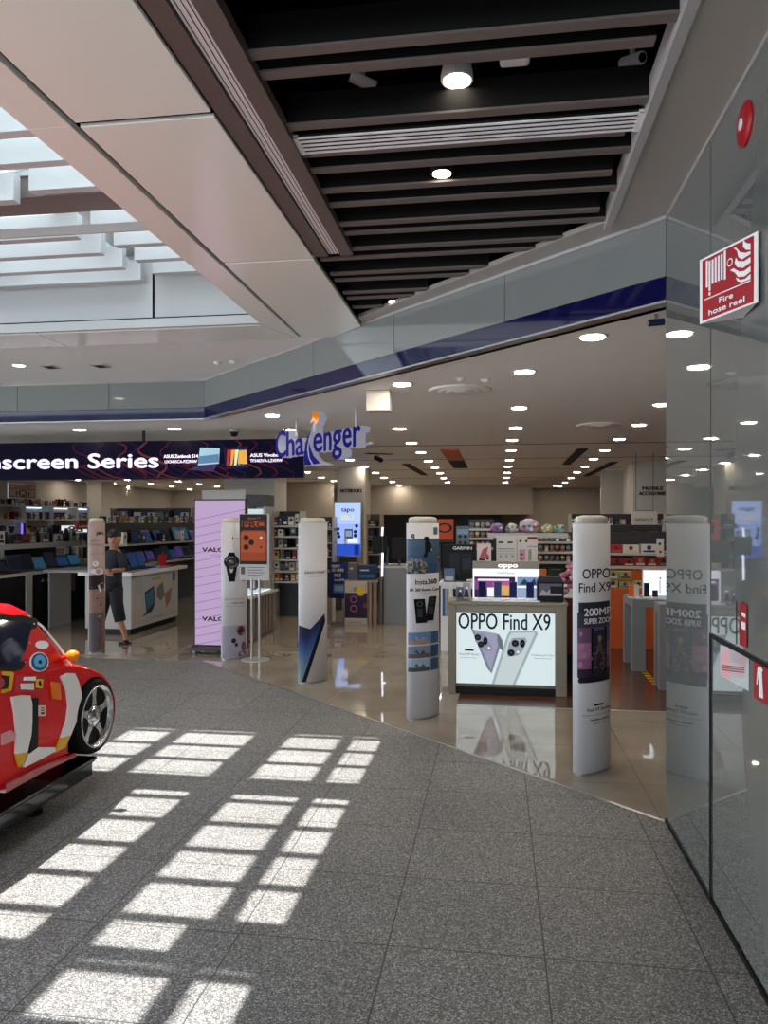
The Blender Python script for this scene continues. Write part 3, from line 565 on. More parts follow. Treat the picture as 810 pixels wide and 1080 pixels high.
# ================================================================ PYLONS
DN = Vector((-DD.x, -DD.y, 0))            # along the entrance, towards the glass corner = face normal
NN = Vector((-DN.y, DN.x, 0))             # into the shop
def pylon(px, pb, label, A=.17, B=.07, n_ax=NN, d_ax=DN, top=1.635, body_m='pylon'):
    p = G(px, pb); A_, B_ = A, B
    t = thing('advertising_pylon', (p.x, p.y, 0), label, 'advertising pylon', 'white lens shaped pylons along the shop entrance')
    fr = Lens((p.x, p.y, 0), n_ax, d_ax, A, B); N = 40
    def ringp(k, z): return [p+n_ax*(A*k*math.cos(q*6.2832/N))+d_ax*(B*k*math.sin(q*6.2832/N))+Vector((0, 0, z)) for q in range(N)]
    def loft(rs, m):
        mb = MB(); vs = sum(rs, []); return mb.add(vs, [(i*N+j, i*N+(j+1) % N, (i+1)*N+(j+1) % N, (i+1)*N+j) for i in range(len(rs)-1) for j in range(N)]+[tuple(range(N))[::-1], tuple(range((len(rs)-1)*N, len(rs)*N))], m)
    loft([ringp(1, .012), ringp(1, top)], body_m).build('sleeve', t, True)
    loft([ringp(.86, top), ringp(.87, top+.035), ringp(.8, top+.048), ringp(.5, top+.056)], 'cap').build('top_cap', t, True)
    loft([ringp(.96, 0), ringp(.96, .012)], 'alu').build('base', t)
    return t, fr
def ff(f): return -.17+.34*f
# right one
t, fr = pylon(624, 812, 'white lens shaped pylon with a 200MP super zoom phone advert, rightmost', .175)
m = MB(); m.text(fr, 'OPPO', ff(.26), 1.278, .066, 'ink', w=.34*.72, d=.003, bold=.0008); m.text(fr, 'Find X9', ff(.17), 1.19, .062, 'ink', w=.34*.82, d=.003, bold=.0008); m.build('lettering', t)
m = MB()
for k, (z0, z1, c) in enumerate(((1.06, 1.124, '2c2c34'), (.96, 1.06, '3a3442'), (.86, .96, '6a4c66'), (.76, .86, '9a6684'), (.69, .76, '845478'), (.635, .69, '2c2230'), (.60, .635, '1c1822'))): m.rect(fr, ff(.13 if 0 < k < 6 else .16), z0, ff(.97), z1, c, .002, 16)
for f, b, r in ((.25, .84, .018), (.3, .78, .022), (.85, .80, .02), (.2, .72, .02), (.8, .88, .012), (.22, .92, .014)): m.disc(fr, ff(f), b, r, hexm('a8708c'), .003)
for k in range(14): m.poly(fr, [(ff(.14+k*.058), .61), (ff(.17+k*.058), .64+.03*random.random()), (ff(.2+k*.058), .61)], hexm('1a151d'), .0035)
m.slab(fr, [(ff(.48), .66), (ff(.86), .65), (ff(.88), .67), (ff(.88), .95), (ff(.86), .96), (ff(.50), .957), (ff(.48), .945)], .003, .005, 'ink')
m.rect(fr, ff(.52), .68, ff(.84), .94, hexm('23273a'), .006, 4); m.poly(fr, [(ff(.56), .69), (ff(.58), .77), (ff(.64), .83), (ff(.66), .88), (ff(.72), .88), (ff(.76), .82), (ff(.82), .75), (ff(.83), .69)], hexm('5d4c46'), .007); m.disc(fr, ff(.69), .885, .016, hexm('97735c'), .008, ry=.02)
for q in range(34): m.disc(fr, ff(.42+random.random()*.42), .67+random.random()*.17, .006, hexm(random.choice(['8f7c5a', '3c4c5c', '9c5a4c', '4c5c4c', '202020'])), .008, n=6)
m.text(fr, '200MP', ff(.30), 1.036, .05, 'signwhite', w=.34*.70, bold=.0014, d=.005); m.text(fr, 'SUPER ZOOM', ff(.30), .984, .036, 'signwhite', w=.34*.74, d=.005, bold=.0009)
m.build('phone_advert', t)
m = MB(); m.rect(fr, ff(.56), .445, ff(.80), .457, 'ink', .003); m.text(fr, 'Find X9 Series', ff(.38), .412, .022, 'greyink', w=.34*.6, d=.003, bold=.0006); m.text(fr, 'Professional camera zoom', ff(.25), .385, .010, 'greyink', w=.34*.7, d=.003); m.text(fr, 'Hasselblad camera', ff(.46), .35, .013, 'ink', w=.34*.48, d=.003, bold=.0005); m.text(fr, 'new series', ff(.53), .328, .011, 'greyink', w=.34*.34, d=.003); m.build('small_print', t)
# action camera pylon
t, fr = pylon(446, 756, 'white pylon with a diver photo and an action camera advert')
m = MB()
for z0, z1, c in ((1.44, 1.507, '52667a'), (1.37, 1.44, '4a6078'), (1.30, 1.37, '415a74'), (1.217, 1.30, '36506c')): m.rect(fr, ff(.01), z0, ff(.99), z1, c, .002, 18)
dk = hexm('14181d')
m.poly(fr, [(ff(.53), 1.36), (ff(.56), 1.42), (ff(.55), 1.47), (ff(.58), 1.50), (ff(.66), 1.49), (ff(.74), 1.46), (ff(.98), 1.38), (ff(.99), 1.30), (ff(.84), 1.345), (ff(.72), 1.39), (ff(.66), 1.40), (ff(.62), 1.35)], dk, .004); m.disc(fr, ff(.60), 1.505, .028, dk, .004, ry=.02)
m.poly(fr, [(ff(.55), 1.34), (ff(.20), 1.52), (ff(.22), 1.528), (ff(.58), 1.35)], dk, .0045); m.disc(fr, ff(.2), 1.53, .018, dk, .005); m.disc(fr, ff(.2), 1.53, .009, hexm('8e949a'), .006); m.poly(fr, [(ff(.72), 1.41), (ff(.98), 1.34), (ff(.98), 1.352), (ff(.74), 1.425)], hexm('b9a78a'), .005)
for q in range(110):
    f = random.random()*.62; b = 1.222+random.random()*.14*(1-abs(f-.25)*1.3); m.disc(fr, ff(f), b, .011, hexm(random.choice(['6e6a62', '8a8378', '4d4a46', '9c9484', '33343a'])), .003+random.random()*.002, n=7)
m.rect(fr, ff(.82), 1.54, ff(.94), 1.60, hexm('5d7486'), .003); m.build('diver_photo', t)
m = MB(); m.text(fr, 'Insta360', ff(.27), 1.126, .044, 'ink', w=.34*.64, d=.003, bold=.001); m.text(fr, '8K 360 Action Cam', ff(.11), 1.07, .026, 'ink', w=.34*.87, d=.003, bold=.0008); m.text(fr, 'designed in', ff(.42), 1.047, .010, 'greyink', w=.34*.34, d=.003)
for (f, rot, w_, zc) in ((.42, .12, .16, .905), (.74, -.16, .115, .92)):
    q = [(-w_, -.10), (w_, -.10), (w_, .1), (-w_, .1)]; a0 = ff(f)
    m.slab(fr, [(a0+x*.34-(y*rot), zc+y) for x, y in q], .003, .007, 'ink'); m.disc(fr, a0-.008*(1 if rot > 0 else -1), zc+.06, .032 if rot > 0 else .02, hexm('40444a'), .008, ry=.025); m.disc(fr, a0-.008*(1 if rot > 0 else -1), zc+.06, .015, hexm('0a0a0c'), .009); m.rect(fr, a0-.03, zc-.05, a0+.02, zc+.02, hexm('34383e'), .008)
for k, (c1, c2, c3) in enumerate((('5b7ea8', '8d7e74', '3c5a86'), ('70809a', '5a5a50', '2f4763'), ('8ea6b8', '4a4a4a', '35506a'))):
    z = .627-k*.113; m.rect(fr, ff(.06), z, ff(.70), z+.10, c1, .003, 8); m.rect(fr, ff(.06), z, ff(.70), z+.035, c2, .004, 8); m.rect(fr, ff(.73), z, ff(.97), z+.10, c3, .003, 8); m.poly(fr, [(ff(.12), z), (ff(.3), z+.07), (ff(.4), z+.03), (ff(.5), z+.065), (ff(.66), z)], hexm('3c3a38' if k else 'b08a84'), .005)
m.build('product_advert', t)
# folding phone pylon
t, fr = pylon(330, 719, 'white pylon with a blue slanted phone back near its foot')
m = MB(); m.text(fr, 'GALAXY Z Fold7', ff(.22), 1.12, .024, 'greyink', w=.34*.68, d=.003, bold=.0008); m.text(fr, 'COMING SOON', ff(.36), 1.085, .013, 'greyink', w=.34*.48, d=.003); m.build('lettering', t)
def quadstrip(fr, bl, br, tl, tr, cols, m, d, n=12):
    """a four-cornered patch, several colour rows"""
    def hx(c): return [int(c[k:k+2], 16) for k in (0, 2, 4)]
    cols = ['%02x%02x%02x' % tuple(int(hx(cols[int(q)])[k]*(1-(q-int(q)))+hx(cols[min(int(q)+1, len(cols)-1)])[k]*(q-int(q))) for k in range(3)) for q in [g*(len(cols)-1)/23 for g in range(24)]]
    L2 = lambda p, q, f: (p[0]+(q[0]-p[0])*f, p[1]+(q[1]-p[1])*f)
    for r in range(len(cols)):
        for i in range(n):
            f0, f1 = i/n, (i+1)/n; g0, g1 = r/len(cols), (r+1)/len(cols)
            P4 = [L2(L2(bl, br, f), L2(tl, tr, f), g) for f, g in ((f0, g0), (f1, g0), (f1, g1), (f0, g1))]
            m.add([fr.pt(ff(x), z, d) for x, z in P4], [(0, 1, 2, 3)], hexm(cols[r]))
m = MB(); quadstrip(fr, (0, .02), (.14, .02), (0, .60), (.42, .555), ['7f9296', '74898f', '647d90', '4d6690', '33487c', '252c54', '23263c'], m, .002)
quadstrip(fr, (.13, .02), (.14, .02), (.41, .555), (.91, .706), ['7f9296', '6b8296', '56709a', '3f558f', '2c3c74', '23284a'], m, .0022)
quadstrip(fr, (.12, .02), (.26, .02), (.89, .70), (.92, .62), ['0e0f14'], m, .0035)
m.build('phone_advert', t)
# watch pylon
t, fr = pylon(247, 694, 'white pylon with a sports watch advert beside the orange phone poster')
m = MB(); m.rect(fr, ff(0), .02, ff(1), .40, hexm('9a98a6'), .001, 16)
m.poly(fr, [(ff(.40), 1.43), (ff(.44), 1.47), (ff(.5), 1.43), (ff(.44), 1.44)], 'red', .003); m.text(fr, 'HUAWEI', ff(.54), 1.43, .026, 'ink', w=.34*.4, d=.003)
m.disc(fr, ff(.40), 1.167, .10, 'ink', .004, ry=.085); m.disc(fr, ff(.40), 1.167, .072, hexm('34353a'), .005, ry=.06); m.disc(fr, ff(.40), 1.167, .02, hexm('8c7a4c'), .006)
m.slab(fr, [(ff(.2), 1.10), (ff(.6), 1.10), (ff(.52), .93), (ff(.30), .93)], .003, .005, 'ink'); m.slab(fr, [(ff(.24), 1.23), (ff(.56), 1.23), (ff(.5), 1.28), (ff(.3), 1.28)], .003, .005, 'ink')
for k in range(12): m.disc(fr, ff(.40)+.086*math.cos(k*.5236), 1.167+.072*math.sin(k*.5236), .012, hexm('26272b'), .006, n=8)
m.disc(fr, ff(.85), 1.08, .05, hexm('7d6e66'), .004, ry=.06); m.slab(fr, [(ff(.76), 1.03), (ff(.94), 1.03), (ff(.9), .93), (ff(.8), .93)], .003, .005, hexm('6b5f58'))
m.text(fr, 'WATCH GT Series', ff(.12), .71, .018, 'greyink', w=.34*.75, d=.003); m.text(fr, 'Ultimate', ff(.4), .66, .026, 'ink', w=.34*.5, d=.003); m.text(fr, 'sport and health', ff(.2), .63, .012, 'greyink', w=.34*.7, d=.003)
m.disc(fr, ff(.75), .335, .05, hexm('6e2b33'), .003, ry=.06); m.disc(fr, ff(.75), .335, .03, hexm('2a2226'), .004, ry=.035); m.disc(fr, ff(.48), .22, .032, hexm('3c1d28'), .003, ry=.03); m.disc(fr, ff(.58), .17, .022, hexm('262834'), .003); m.disc(fr, ff(.85), .14, .03, hexm('6e3a48'), .003, ry=.06); m.disc(fr, ff(.8), .05, .05, hexm('5a2a28'), .003, ry=.03)
m.build('watch_advert', t)
# portrait pylon, left
NU = Vector((0, 1, 0)); DU = Vector((1, 0, 0))
t, fr = pylon(102, 687, 'pinkish pylon with a woman in a white cap, in front of the standing man', n_ax=NU, d_ax=DU, body_m=hexm('b39f9b'))
m = MB(); m.rect(fr, ff(0), .02, ff(1), .50, hexm('6a606a'), .001, 16); m.rect(fr, ff(0), .50, ff(1), .80, hexm('9a7d74'), .001, 16); m.rect(fr, ff(0), .80, ff(1), .98, hexm('35292d'), .001, 16)
m.text(fr, 'JBL', ff(.45), 1.485, .035, 'ink', w=.34*.5, d=.003, bold=.002); m.text(fr, 'GET IT', ff(.15), 1.395, .022, 'greyink', w=.34*.5, d=.003); m.text(fr, 'Soundgear', ff(.12), 1.35, .022, 'greyink', w=.34*.8, d=.003); m.text(fr, 'open ear audio', ff(.1), 1.24, .012, 'greyink', w=.34*.8, d=.003)
m.disc(fr, ff(.42), 1.12, .06, 'signwhite', .004, ry=.035); m.disc(fr, ff(.58), 1.02, .10, 'signwhite', .005, ry=.04); m.disc(fr, ff(.3), 1.03, .05, 'signwhite', .005, ry=.03)
m.disc(fr, ff(.6), .64, .10, hexm('b08274'), .003, ry=.11); m.poly(fr, [(ff(.0), .86), (ff(.2), .83), (ff(.6), .85), (ff(.8), .875), (ff(.98), .85), (ff(.98), .77), (ff(.7), .76), (ff(.45), .74), (ff(.0), .78)], 'signwhite', .005); m.disc(fr, ff(.72), .60, .03, hexm('8c4450'), .005, ry=.01); m.disc(fr, ff(.52), .68, .02, hexm('30221f'), .005, ry=.006); m.disc(fr, ff(.82), .68, .02, hexm('30221f'), .005, ry=.006)
m.poly(fr, [(ff(.05), .08), (ff(.55), .42), (ff(.70), .40), (ff(.62), .05)], hexm('201d24'), .003); m.poly(fr, [(ff(.0), .15), (ff(.08), .15), (ff(.72), .46), (ff(.60), .46)], hexm('c9c2c4'), .004); m.poly(fr, [(ff(.74), .04), (ff(.9), .04), (ff(.9), .42), (ff(.8), .42)], hexm('8a625c'), .004)
m.build('portrait_advert', t)

# ================================================================ SHOP SIGN OVER THE ENTRANCE
def shop_sign():
    off = NN*.92; o0 = Vector((0, 0, 0))
    # the plane parallel to the entrance, set back into the shop
    base = Vector((KINK.x, KINK.y, 0))+off
    def onsign(px, py):
        r = P(px, py, 1)-Vector((0, 0, H)); r = Vector((r.x, r.y, P(px, py, 1).z-H)); n = NN
        k = base.dot(n)/Vector((r.x, r.y, 0)).dot(n); return Vector((r.x*k, r.y*k, H+r.z*k))
    a0 = onsign(291, 470); fr = Flat((a0.x, a0.y, 0), DN, -NN)
    A = lambda px: (onsign(px, 470)-a0).dot(DN); Z = lambda px, py: onsign(px, py).z
    W = A(382)
    t = thing('hanging_shop_sign', (a0.x, a0.y, 2.3), 'large blue and white shop name letters with an orange star, hung from the ceiling', 'shop sign')
    blue = mat('lit_sign_blue', '1b1c9a', .3, emit=.25); lw = mat('lit_sign_white', 'dfe0f6', .4, emit=.22)
    # each letter is a deep white box with a blue face
    def letter(ch, px0, px1, pyb, pyt):
        a, b = A(px0), A(px1); z0, z1 = Z(px0, pyb), Z(px0, pyt)
        vs, fs = text_geo(ch); x0 = min(v[0] for v in vs); x1 = max(v[0] for v in vs); y0 = min(v[1] for v in vs); y1 = max(v[1] for v in vs)
        def mp(v): return (a+(v[0]-x0)/(x1-x0)*(b-a), z0+(v[1]-y0)/(y1-y0)*(z1-z0))
        m = MB(); q = [mp(v) for v in vs]
        # boundary edges give the side walls
        cnt = {}
        for f in fs:
            for i in range(len(f)):
                e = (f[i], f[(i+1) % len(f)]); cnt[e] = 1
        bd = [e for e in cnt if (e[1], e[0]) not in cnt]
        nb = .011
        for bx, bz in ((-nb, 0), (nb, 0), (0, nb*.6), (0, -nb*.6)):
            k = .0004*(bx > 0)+.0002*(bz > 0)+.0003*(bz < 0)
            m.add([fr.pt(x+bx, y+bz, .003+k) for x, y in q], fs, blue)
            m.add([fr.pt(x+bx, y+bz, -.125) for x, y in q]+[fr.pt(x+bx, y+bz, 0) for x, y in q], [(e[0], e[1], len(q)+e[1], len(q)+e[0]) for e in bd]+[tuple(f) for f in fs]+[tuple(len(q)+i for i in f) for f in fs], lw)
        o = m.build('letter', t); return o
    L = [('C', 291, 301.5, 483, 456), ('h', 302.5, 310.5, 481, 456), ('a', 312, 320.5, 480.5, 463), ('e', 331, 340, 477, 458), ('n', 342, 349.5, 475.5, 456.5), ('g', 351, 360.5, 484.5, 454.5), ('e', 362, 370.5, 472, 452), ('r', 373, 380, 471, 450)]
    for l in L: letter(*l)
    m = MB()
    def sw(pts, mm, d0, d1): m.slab(fr, [(A(x), Z(x, y)) for x, y in pts], d0, d1, mm)
    w_ = [(321, 491), (320.5, 480), (322, 468), (325.5, 458), (330, 449), (327, 460), (325.5, 470), (327, 480), (332, 486), (344, 490)]
    sw(w_, lw, -.125, 0); m.build('swoosh_body', t); m = MB()
    sw([(321.5, 490.5), (321, 480), (322.5, 468), (326, 458), (329, 452), (325.5, 463), (324, 474), (325.5, 483), (329, 490.5)], blue, .002, .006)
    sw([(331, 490), (327, 483), (325.8, 474), (326.2, 467), (328, 474), (331, 481), (338, 488.5)], blue, .002, .006); m.build('swoosh_face', t)
    m = MB(); st = [(329, 431), (331.5, 434), (335, 431), (335.5, 437), (337, 441), (334.5, 447), (331.5, 444.5), (328, 446), (329.8, 439)]
    sw(st, lw, -.10, 0); m.build('star_body', t); m = MB(); sw(st, mat('lit_orange', 'f58a1c', .3, emit=.5), .001, .008); m.build('star_face', t)
    m = MB(); sw([(330.5, 446), (333.5, 446), (333, 456), (329.5, 456)], lw, -.1, 0); m.build('star_stem', t)
    for px in (308, 370.5):
        q = fr.pt(A(px), 0, -.06); MB().tube([(q.x, q.y, Z(px, 460)), (q.x, q.y, ZC)], .014, 'alu', 10).build('hanging_rod', t)
    MB().obox(fr, 0, W, Z(340, 474), Z(340, 474)+.03, -.16, -.128, 'lgrey').build('mounting_rail', t)
shop_sign()

# ================================================================ LED BANNER
def led_banner():
    v = 9.95; q = onV(0, 463, v); a1 = onV(320.5, 462, v); fr = Flat((-9.0, v, 0), (1, 0, 0)); z0, z1 = 2.232, 2.755
    t = thing('led_banner', (-5, v, z0), 'long dark LED banner with white title lettering hanging inside the shop', 'LED banner')
    W = a1.x+9.0
    MB().box(-9.0, a1.x, v, v+.08, z0, z1, 'black').build('housing', t)
    A = lambda px: onV(px, 480, v).x+9.0; Z = lambda py: (H+(HY-py)/F*(10.3))
    m = MB(); m.rect(fr, 0, z0+.005, W-.005, z1-.005, mat('lit_banner_ground', '0d0a20', emit=.6), .002)
    def ribbon(pts, wd, c):
        pts = [p for p in pts if p[0] < W-.03]
        for (x0, y0), (x1, y1) in zip(pts, pts[1:]):
            n = Vector((-(y1-y0), x1-x0)); n = n/max(n.length, 1e-6)*wd
            q = [(x0-n.x, y0-n.y), (x0+n.x, y0+n.y), (x1+n.x, y1+n.y), (x1-n.x, y1-n.y)]
            q = [(x, min(max(y, z0+.006), z1-.006)) for x, y in q]; m.poly(fr, q, c, .003)
    cc = [mat('lit_ribbon%d' % i, c, emit=.55) for i, c in enumerate(('4a1428', '2c1232', '5a2030', '1c1a44', '6a3038'))]
    for k in range(26):
        x = 3.2+k*.235+random.random()*.1; ph = random.random()*3
        pts = [(x+.14*math.sin(s*1.1+ph)+s*.05, z1-s*(z1-z0)/8) for s in range(9)]; ribbon(pts, .006+.010*random.random(), cc[k % 5])
    for k in range(14):
        x = 3.0+k*.16; ribbon([(x+s*.09, z0+.20-s*.03+.02*math.sin(s)) for s in range(8)], .007, cc[(k*2) % 5])
    for k in range(4): ribbon([(6.4+k*.1+.26*s, z1-.03-.12*math.sin(s*.6+k)) for s in range(6)], .004, cc[3])
    m.build('screen_image', t)
    lt = mat('lit_lettering', 'f1e6ff', emit=1.0); m = MB()
    x0 = A(0); m.text(fr, 'nscreen Series', A(-11), z0+.16, .20, lt, w=A(167)-A(-11), bold=.011, d=.006); m.text(fr, 'ASUS Zenbook S14', A(173), z0+.285, .045, lt, w=A(209)-A(173), bold=.003, d=.006); m.text(fr, 'UX3405CA-PZ294W', A(174), z0+.215, .04, lt, w=A(208)-A(174), d=.006, bold=.002)
    m.text(fr, 'ASUS Vivobook', A(264), z0+.285, .045, lt, w=A(300)-A(264), bold=.003, d=.006); m.text(fr, 'TP3402VA-LZ459W', A(264), z0+.215, .04, lt, w=A(298)-A(264), d=.006, bold=.002); m.build('lettering', t)
    m = MB(); E_ = lambda h, s=.8: mat('lit_pic_'+h, h, emit=s)
    m.poly(fr, [(A(211), z0+.42), (A(232), z0+.41), (A(231), z0+.20), (A(209), z0+.18)], E_('9fc4d6'), .005); m.poly(fr, [(A(209), z0+.30), (A(231), z0+.33), (A(231), z0+.22), (A(209), z0+.20)], E_('5c7fa0'), .006); m.poly(fr, [(A(199), z0+.12), (A(209), z0+.18), (A(230), z0+.20), (A(225), z0+.09)], E_('4a3e6a', .5), .005)
    m.poly(fr, [(A(236), z0+.41), (A(262), z0+.43), (A(262), z0+.14), (A(238), z0+.12)], E_('2c1d3c', .6), .005)
    for i, h in enumerate(('c2322c', 'e2a63c', 'e6e2b0', '2f8f86', '3c50a8')): m.poly(fr, [(A(240+i*4), z0+.38), (A(244+i*4), z0+.385), (A(241+i*4.3), z0+.18), (A(239+i*4), z0+.17)], E_(h), .006)
    m.poly(fr, [(A(252), z0+.37), (A(260), z0+.38), (A(261), z0+.19), (A(251), z0+.20)], E_('e8a94c'), .007); m.build('laptop_pictures', t)
    for px in (150, 300): 
        x = A(px)-9.0; MB().box(x-.015, x+.015, v+.03, v+.06, z1, ZC, 'black').build('hanger', t)
led_banner()
# ================================================================ SHOP FURNITURE AND GOODS
FV = lambda x, y, z: Flat((x, y, z), (1, 0, 0))             # faces the entrance (-v)
FU = lambda x, y, z: Flat((x, y, z), (0, 1, 0))             # faces +u
# ---- OPPO lightbox counter
cx0, cx1, cv, cd, ch = onV(472.5, 640, 7.38).x, onV(598, 640, 7.38).x, 7.38, .42, .885
t = thing('lightbox_counter', ((cx0+cx1)/2, cv, 0), 'khaki framed display counter with a lit two-phone poster front', 'display counter')
fw = .075
MB().box(cx0, cx0+fw, cv, cv+cd, 0, ch-.03, 'khaki').box(cx1-fw*1.4, cx1, cv, cv+cd, 0, ch-.03, 'khaki').box(cx0+fw, cx1-fw*1.4, cv+.02, cv+cd, 0, .06, 'black').box(cx0+fw, cx1-fw*1.4, cv, cv+cd, ch-.1, ch-.03, 'khaki').box(cx0+fw, cx1-fw*1.4, cv+.05, cv+cd, .06, ch-.1, 'khaki').build('frame', t, bevel=.006)
MB().box(cx0-.01, cx1+.01, cv-.01, cv+cd+.01, ch-.03, ch, 'khaki').build('top', t, bevel=.004)
bx0, bx1, bz0, bz1 = cx0+fw+.004, cx1-fw*1.4-.004, .10, ch-.105; fr = FV(bx0, cv+.018, bz0); BW_, BH = bx1-bx0, bz1-bz0
m = MB(); m.box(bx0, bx1, cv+.02, cv+.05, bz0, bz1, 'black'); lp = mat('lit_poster_ground', 'd9e8ea', emit=.74); m.rect(fr, 0, 0, BW_, BH, lp, .0)
E_ = lambda h, s=.85: mat('lit_pic%.2f_' % s+h, h, emit=s*.86)
def mp(px, py): return ((px-481.5)/109*BW_, (730-py)/83*BH)
def PP(pts, c, d, s=.85): m.poly(fr, [mp(*p) for p in pts], E_(c, s), d)
for k in range(3): m.text(fr, 'OPPO Find X9', mp(484, 0)[0], mp(0, 666)[1], .155, E_(('1c2230', '2c4a6c', '39566e')[k]), w=BW_*.93, bold=.0022, d=.003) if k == 0 else None
PP([(498, 666), (501, 667), (529, 672), (533, 679), (531, 684), (521, 718), (516, 712)], '7d8096', .003); PP([(501, 667), (526, 671), (528, 684), (520, 714)], '9a9cb4', .004); PP([(529, 672), (533, 679), (534, 692), (530, 688), (527, 679)], '6c6f80', .005)
PP([(538, 673), (541, 668), (570, 667), (572, 670), (549, 725), (547, 730), (521, 730)], '9fb0b6', .004); PP([(540, 675), (543, 670), (569, 669), (544, 730), (524, 730)], 'c6d2d4', .005)
PP([(501, 671), (512, 671), (521, 685), (521, 692), (512, 691), (503, 681)], '8b8da2', .006); PP([(540, 682), (544, 676), (558, 675), (560, 679), (555, 691), (550, 696), (539, 698), (538, 692)], '93a0a8', .006)
for x, y, rx, ry in ((505.5, 676, 3.6, 3.6), (509, 684, 3.6, 3.6), (514, 680, 2.6, 4.8), (547, 682, 4, 4), (542.5, 693, 4, 4), (555, 682, 3, 4.6)):
    a, b = mp(x, y); m.disc(fr, a, b, rx/109*BW_, 'ink', .007, ry=ry/83*BH); m.disc(fr, a, b, rx*.4/109*BW_, E_('3c3c46'), .008)
a, b = mp(518, 688); m.disc(fr, a, b, .012, E_('e8e8f0'), .007); a, b = mp(550, 692); m.disc(fr, a, b, .012, E_('e8eef0'), .007)
m.rect(fr, *mp(491, 692), *mp(501, 690), 'ink', .003)
for st, x, y, w_, h_ in (('Find X9 Series', 485, 697, 22, .02), ('Hasselblad camera', 486, 700.5, 18, .011), ('Professional Video', 565, 696, 24, .015), ('Zoom like a pro', 568, 699.5, 19, .012)): a, b = mp(x, y); m.text(fr, st, a, b, h_, E_('3c4248'), w=w_/109*BW_, d=.003)
m.build('lit_poster', t)
# ---- backlit phone stand on it
sx0, sx1 = onV(498.5, 600, 7.55).x, onV(569, 600, 7.55).x; sv = 7.58
t = thing('phone_display_stand', ((sx0+sx1)/2, sv, ch), 'white backlit phone display stand with a khaki header on the lit counter', 'display stand')
fr = FV(sx0, sv, ch); SW = sx1-sx0; SH = .375
MB().box(sx0, sx1, sv, sv+.05, ch, ch+SH-.07, 'signwhite').box(sx0, sx1, sv-.16, sv, ch, ch+.012, 'signwhite').build('body', t); MB().box(sx0, sx1, sv-.005, sv+.055, ch+SH-.07, ch+SH, 'khaki').build('header', t)
m = MB(); m.rect(fr, 0, .012, SW, SH-.07, E_('eef2f6', 1.0), .001); m.rect(fr, .015, .02, SW*.64, .225, E_('4a2c5c', .6), .002); m.rect(fr, .02, .10, SW*.30, .20, E_('8a4c90', .8), .003); m.rect(fr, SW*.30, .09, SW*.60, .18, E_('c05c8c', .8), .003); m.rect(fr, .05, .185, SW*.55, .205, E_('f0d8ee', 1.), .004); m.rect(fr, SW*.42, .04, SW*.55, .14, E_('d9b26c', .8), .004)
m.rect(fr, SW*.22, .03, SW*.34, .12, E_('e9ecf4', 1.), .004)
m.rect(fr, SW*.67, .14, SW*.97, .225, E_('7c96c4', .8), .002); m.rect(fr, SW*.67, .02, SW*.97, .12, E_('9ab0cc', .8), .002); m.poly(fr, [(SW*.7, .15), (SW*.78, .21), (SW*.85, .16), (SW*.93, .215), (SW*.96, .15)], E_('36486e', .6), .003); m.text(fr, 'Find X9 Series', SW*.5, .255, .018, 'greyink', al='C', w=SW*.25); m.text(fr, 'oppo', SW*.53, SH-.055, .045, mat('lit_header_text', 'ffffff', emit=1.2), al='C', w=SW*.29, d=.008, bold=.002); m.build('backlit_picture', t)
for k, (f, c) in enumerate(((.09, '232a52'), (.32, '4c5a8c'), (.55, '2c3474'), (.80, '2a3468'))):
    x = sx0+SW*f; p = thing('smartphone', (x+.035, sv-.1, ch+.012), ['dark smartphone leftmost on the backlit stand', 'pale blue smartphone second from left on the backlit stand', 'violet smartphone third from left on the backlit stand', 'navy smartphone rightmost on the backlit stand'][k], 'smartphone', 'smartphones on the backlit stand')
    MB().box(x, x+.072, sv-.105, sv-.096, ch+.03, ch+.185, hexm(c)).build('body', p, bevel=.004); MB().box(x+.005, x+.067, sv-.1065, sv-.105, ch+.036, ch+.18, hexm(c, .25)).build('screen', p); MB().box(x-.005, x+.077, sv-.13, sv-.06, ch+.0125, ch+.031, 'signwhite').build('holder', p)
# dark boxed display at the right of the counter
ax0, ax1 = onV(566.5, 620, 7.45).x, onV(594.5, 620, 7.45).x
t = thing('display_box', ((ax0+ax1)/2, 7.5, ch), 'black open box with a landscape picture on the right end of the lit counter', 'display box')
fr = FV(ax0, 7.44, ch); w_ = ax1-ax0
MB().box(ax0, ax1, 7.44, 7.62, ch, ch+.19, 'black').build('box', t, bevel=.004); m = MB(); m.rect(fr, .015, .06, w_-.015, .175, hexm('5d5a68'), .002); m.poly(fr, [(.015, .06), (.05, .12), (.09, .09), (.14, .15), (.18, .08), (w_-.015, .11), (w_-.015, .06)], hexm('a5a0a6'), .003); m.rect(fr, .12, .08, w_-.015, .15, hexm('17181c'), .004); m.build('picture', t)
MB().slab(Flat((ax0, 7.44, ch+.19), (1, 0, 0)), [(0, 0), (w_, 0), (w_-.03, .05), (.02, .05)], -.15, -.0, hexm('2c2c34')).build('lid', t)
p = P(562, 615, 7.5); m = MB(); 
for q in range(9):
    an = q*.7; m.tube([(p.x+.0, p.y, ch+.0), (p.x+.03*math.cos(an), p.y+.02*math.sin(an), ch+.10+.015*(q % 3))], .008, hexm('2c3440'), 6).ell((p.x+.04*math.cos(an), p.y+.02*math.sin(an), ch+.12+.015*(q % 3)), .022, .022, .018, hexm('3a4258'), 8, 5)
solo('artificial_plant', m, 'small dark artificial plant between the phone stand and the black box', 'plant')
